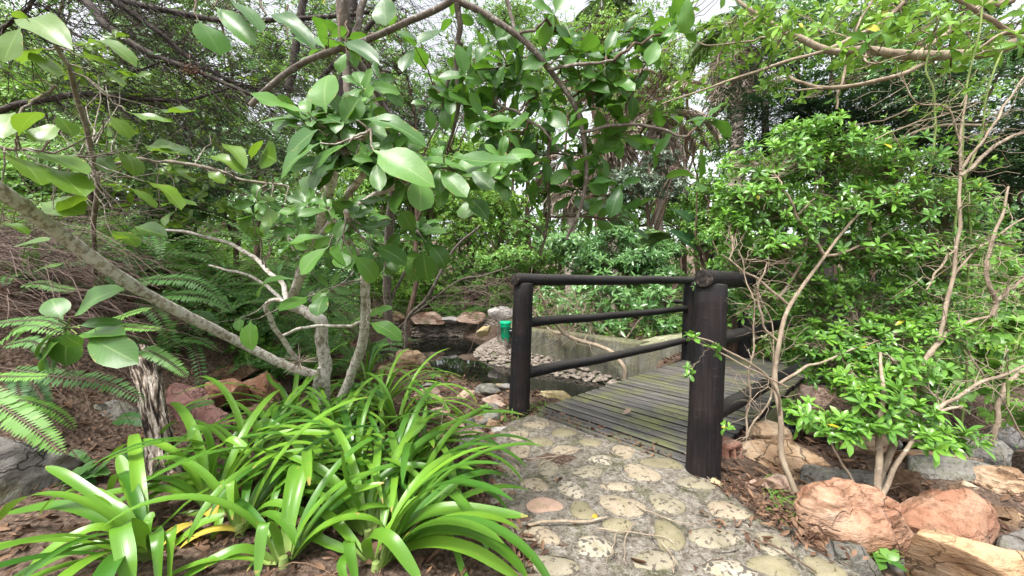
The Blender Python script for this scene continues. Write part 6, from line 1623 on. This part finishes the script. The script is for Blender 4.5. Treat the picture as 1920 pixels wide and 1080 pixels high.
# drift along the deck edge and path sides
for A0, B0, cnt, sp in ((gr(1030, 782), gr(1278, 872), 420, .028), (gr(905, 850), gr(905, 930), 260, .05), (gr(915, 960), gr(1000, 1080), 160, .03), (gr(1350, 905), gr(1560, 1045), 260, .05), (gr(1330, 990), gr(1420, 1010), 30, .05)):
    t = rng.uniform(0, 1, cnt)[:, None]; p = A0 + (B0 - A0) * t + rng.normal(0, sp, (cnt, 3)) * [1, 1, 0]; p[:, 2] = .02 + rng.uniform(0, .012, cnt); a = rng.uniform(0, 6.28, cnt)
    put_leaves(g, T_LIT, p, np.stack([np.cos(a), np.sin(a), rng.normal(0, .2, cnt)], 1), np.stack([rng.normal(0, .4, cnt), rng.normal(0, .4, cnt), np.ones(cnt)], 1), rng.uniform(.02, .05, cnt), rng.uniform(.5, 1.2, cnt))
n = 1400; x = rng.uniform(-3, 2.6, n); y = rng.uniform(.8, 4.2, n); k = (seg_dist(x, y) > 1) & ~inside(x, y, [tuple(p[:2]) for p in dk]) & (~inside(x, y, pp) | (rng.uniform(0, 1, n) < .10)); x, y = x[k], y[k]; m = len(x); a = rng.uniform(0, 6.28, m); s = np.stack([x, y, np.maximum(ground_z(x, y), 0 * x - 1) + .022], 1); e = s + np.stack([np.cos(a), np.sin(a), rng.normal(0.02, .05, m)], 1) * rng.uniform(.06, .22, m)[:, None]
tubes(g, bent(s, e, 5, .12, .03), np.linspace(.0018, .0009, 5)[None], 3)
tag(g.build('leaf_litter', M['litter'], loc=(0, 2, 0)), 'brown leaf litter and small twigs over the soil', 'leaf litter', None, 'stuff')

# low undergrowth between the shrubs
g = Geo(); n = 9000; y = 3.0 + 14 * rng.uniform(0, 1, n) ** 1.5; x = rng.uniform(-1.6, 1.6, n) * y; k = (seg_dist(x, y) > 1.15) & ~((x > -1.75) & (x < 2.9) & (y < 4.9)); x, y = x[k], y[k]; n = len(x)
P = np.stack([x, y, ground_z(x, y) + rng.uniform(.02, .45, n) * np.minimum(1, y / 7)], 1)
rosettes(g, T_MED, P, nrm(rng.normal(0, .35, (n, 3)) + [0, -.25, 1.]), 6, rng.uniform(.07, .13, n) * (.6 + y / 12), 40, 100, rnd=rng.uniform(0, 1, n))
tag(g.build('undergrowth', M['mid'], loc=(0, 6, 0)), 'low green undergrowth covering the ground between the shrubs', 'undergrowth', None, 'stuff')

# dry hanging stalks on the left bank
g = Geo(); n = 1000
px = rng.uniform(-140, 260, n); py = rng.uniform(440, 760, n) ; D = rng.uniform(1.9, 3.0, n)
s = np.array([at(*q) for q in np.stack([px - 120, py - 40, D], 1)]); s[:, 2] = np.maximum(s[:, 2], ground_z(s[:, 0], s[:, 1]) + .02)
Ls = rng.uniform(.3, .95, n); d = nrm(np.stack([np.full(n, 1.), rng.normal(-.15, .35, n), rng.normal(-.12, .22, n)], 1)); e = s + d * Ls[:, None]
W = bent(s, e, 7, .06, .01); W[:, :, 2] += (np.linspace(0, 1, 7) * (1 - np.linspace(0, 1, 7)))[None] * Ls[:, None] * rng.uniform(.1, .7, (n, 1)); W[:, :, 2] = np.maximum(W[:, :, 2], ground_z(W[:, :, 0], W[:, :, 1]) + .01)
tubes(g, W, np.linspace(.0019, .0010, 7)[None], 3)
tag(g.build('dry_fern_stalks', M['stalk'], loc=(-2, 2.2, .3)), 'tangle of dry brown fern stalks sweeping down the left bank', 'dry stalks', None, 'stuff')
g = Geo(); n = 110; s = np.array([at(rng.uniform(900, 1010), rng.uniform(520, 600), rng.uniform(6.2, 7.4)) for _ in range(n)]); d = nrm(np.stack([rng.normal(-.9, .5, n), rng.normal(-.2, .4, n), rng.normal(.15, .35, n)], 1))
tubes(g, bent(s, s + d * rng.uniform(.4, 1.6, (n, 1)), 6, .12, .02), np.linspace(.004, .002, 6)[None], 3)
tag(g.build('dry_reed_stalks', M['stalk'], loc=(0, 6.8, .4)), 'dry straw coloured stalks hanging over the curved pond wall', 'dry stalks', None, 'stuff')

# weeds by the left post and the path
def tuft(label, px, py, n, h, D=None, mat='grass', sp=.05):
    b = on_ground(px, py); root = None; g = Geo(); m = 7
    for k in range(n):
        a = rng.uniform(0, 6.28); L = h * rng.uniform(.5, 1.1); t = np.linspace(0, 1, m); el = rng.uniform(.6, 1.4) - rng.uniform(.6, 1.8) * t
        d = np.stack([np.cos(el) * math.cos(a), np.cos(el) * math.sin(a), np.sin(el)], 1); o = rng.normal(0, sp, 3) * [1, 1, 0]
        ribbon(g, b + o + np.concatenate([[[0, 0, 0]], np.cumsum(d[1:] * L / m, axis=0)]), .006, np.array([0, 0, 1.]), rnd=rng.uniform())
    tag(g.build('grass', M[mat], loc=tuple(b)), label, None, 'grass tufts by the path', 'stuff')


tuft('grass tuft at the very foot of the left bridge post', 945, 782, 60, .10, sp=.07)
tuft('grass tuft between the left bridge post and the deck corner', 1018, 766, 40, .09, sp=.05)
tuft('low grass patch on the soil left of the bridge post', 860, 790, 70, .08, sp=.12)
tuft('sparse grass tuft nearer the path corner', 845, 825, 45, .09, sp=.1)
tuft('grass tuft leaning over the path by the big red slab', 1480, 975, 30, .14, sp=.05)
tuft('grass tuft growing left of the big red slab near the pale rock', 1455, 935, 26, .13, sp=.04)
tuft('tiny grass tuft in the soil below the big red slab', 1690, 1062, 14, .08, sp=.04)


def weed(label, px, py, n, size, up=.05, mat='mid'):
    b = on_ground(px, py); g = Geo(); P = b + rng.normal(0, .025, (n, 3)) * [1, 1, 0] + np.array([0, 0, up]); tubes(g, bent(np.repeat(b[None], n, 0), P, 5, .1, .02), np.full((1, 5), .0015), 4, mat=1)
    rosettes(g, T_ROUND, P, np.tile([[0, -.2, 1.]], (n, 1)), 5, size, 60, 95); tag(g.build('weed', [M[mat], M['bark_green']], loc=tuple(b)), label, 'weed', 'weeds by the path')


weed('small green weed growing through the drift along the deck edge', 1165, 828, 3, .035, .02)
weed('round leaved weed on the soil left of the bridge post', 905, 775, 4, .05, .04)
weed('broad leaved weed at the bottom edge below the big red slab', 1640, 1062, 4, .08, .05)
weed('pale green weed near the small pale stone on the bank', 800, 760, 3, .05, .05)
weed('little weed beside the water by the cracked tan rock', 815, 715, 3, .06, .05)
weed('dark green weed under the left boulder by the furrowed stump', 160, 905, 3, .10, .04, 'cool')
weed('leafy weed on the soil beside the left strap plant', 255, 870, 3, .09, .05, 'cool')


def twig(label, pts, r, mat='bark_tan', name='fallen_twig'):
    g = Geo(); P = wobble(catmull([gr(x, y, .03) for x, y in pts], 16), .006); tube(g, P, [r, r * .6], 6, rough=.06)
    tag(g.build(name, M[mat], loc=tuple(P[0])), label, 'twig', 'twigs fallen on the path')


twig('straight pale stick lying across the middle of the path', [(990, 985), (1050, 978), (1100, 975), (1140, 970)], .006)
twig('pale stick sticking out from the strap leaves at the bottom of the path', [(905, 1045), (950, 1065), (1020, 1085)], .007)
twig('long thin curved twig near the right of the path', [(1190, 945), (1230, 965), (1270, 978), (1300, 985)], .0025)
twig('hooked thin twig at the right middle of the path', [(1190, 980), (1172, 1010), (1170, 1040), (1176, 1060)], .0025)
twig('thin twig forking beside the white cobble near the bottom', [(1155, 1000), (1150, 1030), (1135, 1055)], .0025)
twig('thin twig across the upper cobbles of the path', [(940, 852), (1000, 862), (1060, 848), (1085, 840)], .003)
twig('fine twig along the upper left of the path', [(1000, 875), (1040, 858), (1090, 842)], .002)
twig('pale twig leaning on the foot of the front bridge post', [(1275, 838), (1300, 868), (1335, 900)], .003)
twig('thin twig beside the yellow leaf on the path', [(1120, 990), (1180, 998), (1240, 1005), (1270, 1020)], .0025)
twig('twig lying on the soil above the path corner', [(860, 785), (900, 770), (960, 765)], .003)
twig('bent twig at the lower right of the path', [(1240, 1015), (1260, 1045), (1265, 1075)], .003)
twig('short dark twig on the path edge by the big red slab', [(1420, 1010), (1470, 1035), (1530, 1070)], .004, 'bark_brown')
ds = thing('dry_stem', 'upright bleached dry stem standing in the litter left of the path', 'stem', on_ground(820, 870))
g = Geo(); tube(g, px_path([(820, 872, 1.92), (824, 820, 1.95), (830, 770, 2.0), (835, 748, 2.02)], 12, .006), [.004, .0025], 6); tube(g, px_path([(822, 870, 1.92), (850, 835, 2.0), (890, 800, 2.1), (905, 785, 2.15)], 12, .008), [.0035, .002], 6); tube(g, px_path([(818, 872, 1.92), (800, 830, 1.95), (782, 800, 2.0)], 10, .008), [.003, .0015], 6)
g.build('stem', M['bark_tan'], ds)
for k, (px, py, lab) in enumerate([(495, 978, 'yellow fallen leaf lying between strap plants, right one of two'), (378, 980, 'orange fallen leaf left of the drooping spoon shaped leaf'), (1108, 985, 'small orange leaf on the path beside the straight stick')]):
    g = Geo(); b = on_ground(px, py, .03); put_leaves(g, T_BIG[:2], b[None], np.array([[1, .2, .1]]), np.array([-.1, -.5, 1.]), .09 if k < 2 else .03, 1.4); tag(g.build('fallen_leaf', M['autumn'], loc=tuple(b)), lab, 'leaf')
g = Geo(); b = dl + UD * .33 + VD * .42; b[2] = DZ + .01; put_leaves(g, T_LIT, b[None], np.array([[1, .3, .2]]), np.array([0, -.4, 1.]), .07, 1.6); tag(g.build('fallen_leaf', M['skirt'], loc=tuple(b)), 'curled pale dead leaf lying on the bridge deck', 'leaf')

# ------------------------------------------------------------------ light and camera
sun_el, sun_az = math.radians(62), math.radians(215)   # high, behind the left shoulder, through thin cloud
w = bpy.data.worlds.new('World'); scene.world = w; w.use_nodes = True
nt = w.node_tree; bg = nt.nodes['Background']; sky = nt.nodes.new('ShaderNodeTexSky'); sky.sky_type = 'NISHITA'; sky.sun_disc = False
sky.sun_elevation = sun_el; sky.sun_rotation = sun_az; sky.dust_density = 4.; sky.air_density = 1.
hs = nt.nodes.new('ShaderNodeHueSaturation'); hs.inputs['Saturation'].default_value = .18
nt.links.new(sky.outputs[0], hs.inputs['Color']); nt.links.new(hs.outputs[0], bg.inputs['Color']); bg.inputs['Strength'].default_value = .12
sd_ = bpy.data.lights.new('sun', 'SUN'); sd_.energy = 1.4; sd_.angle = math.radians(11); sd_.color = (1, .97, .92)
so = bpy.data.objects.new('sun', sd_); col.objects.link(so)
dirv = Vector((math.sin(sun_az) * math.cos(sun_el), math.cos(sun_az) * math.cos(sun_el), math.sin(sun_el)))
so.rotation_euler = dirv.to_track_quat('Z', 'Y').to_euler(); so.location = (0, 0, 12)
cam = bpy.data.cameras.new('camera'); cam.sensor_width = 36; cam.lens = 36 * FPX / 1920; cam.clip_start = .02; cam.clip_end = 500
co = bpy.data.objects.new('camera', cam); col.objects.link(co); co.location = (0, 0, EYE); co.rotation_euler = (math.pi / 2 - PITCH, 0, 0); scene.camera = co
scene.view_settings.view_transform = 'Standard'; scene.view_settings.look = 'None'; scene.view_settings.gamma = 1; scene.view_settings.exposure = 1.9
scene.cycles.max_bounces = 5; scene.cycles.diffuse_bounces = 3; scene.cycles.glossy_bounces = 3; scene.cycles.transmission_bounces = 4; scene.cycles.transparent_max_bounces = 4
scene.cycles.use_denoising = True; scene.cycles.denoising_prefilter = 'ACCURATE'
for o in bpy.data.objects:
    if '_base' in o: del o['_base']
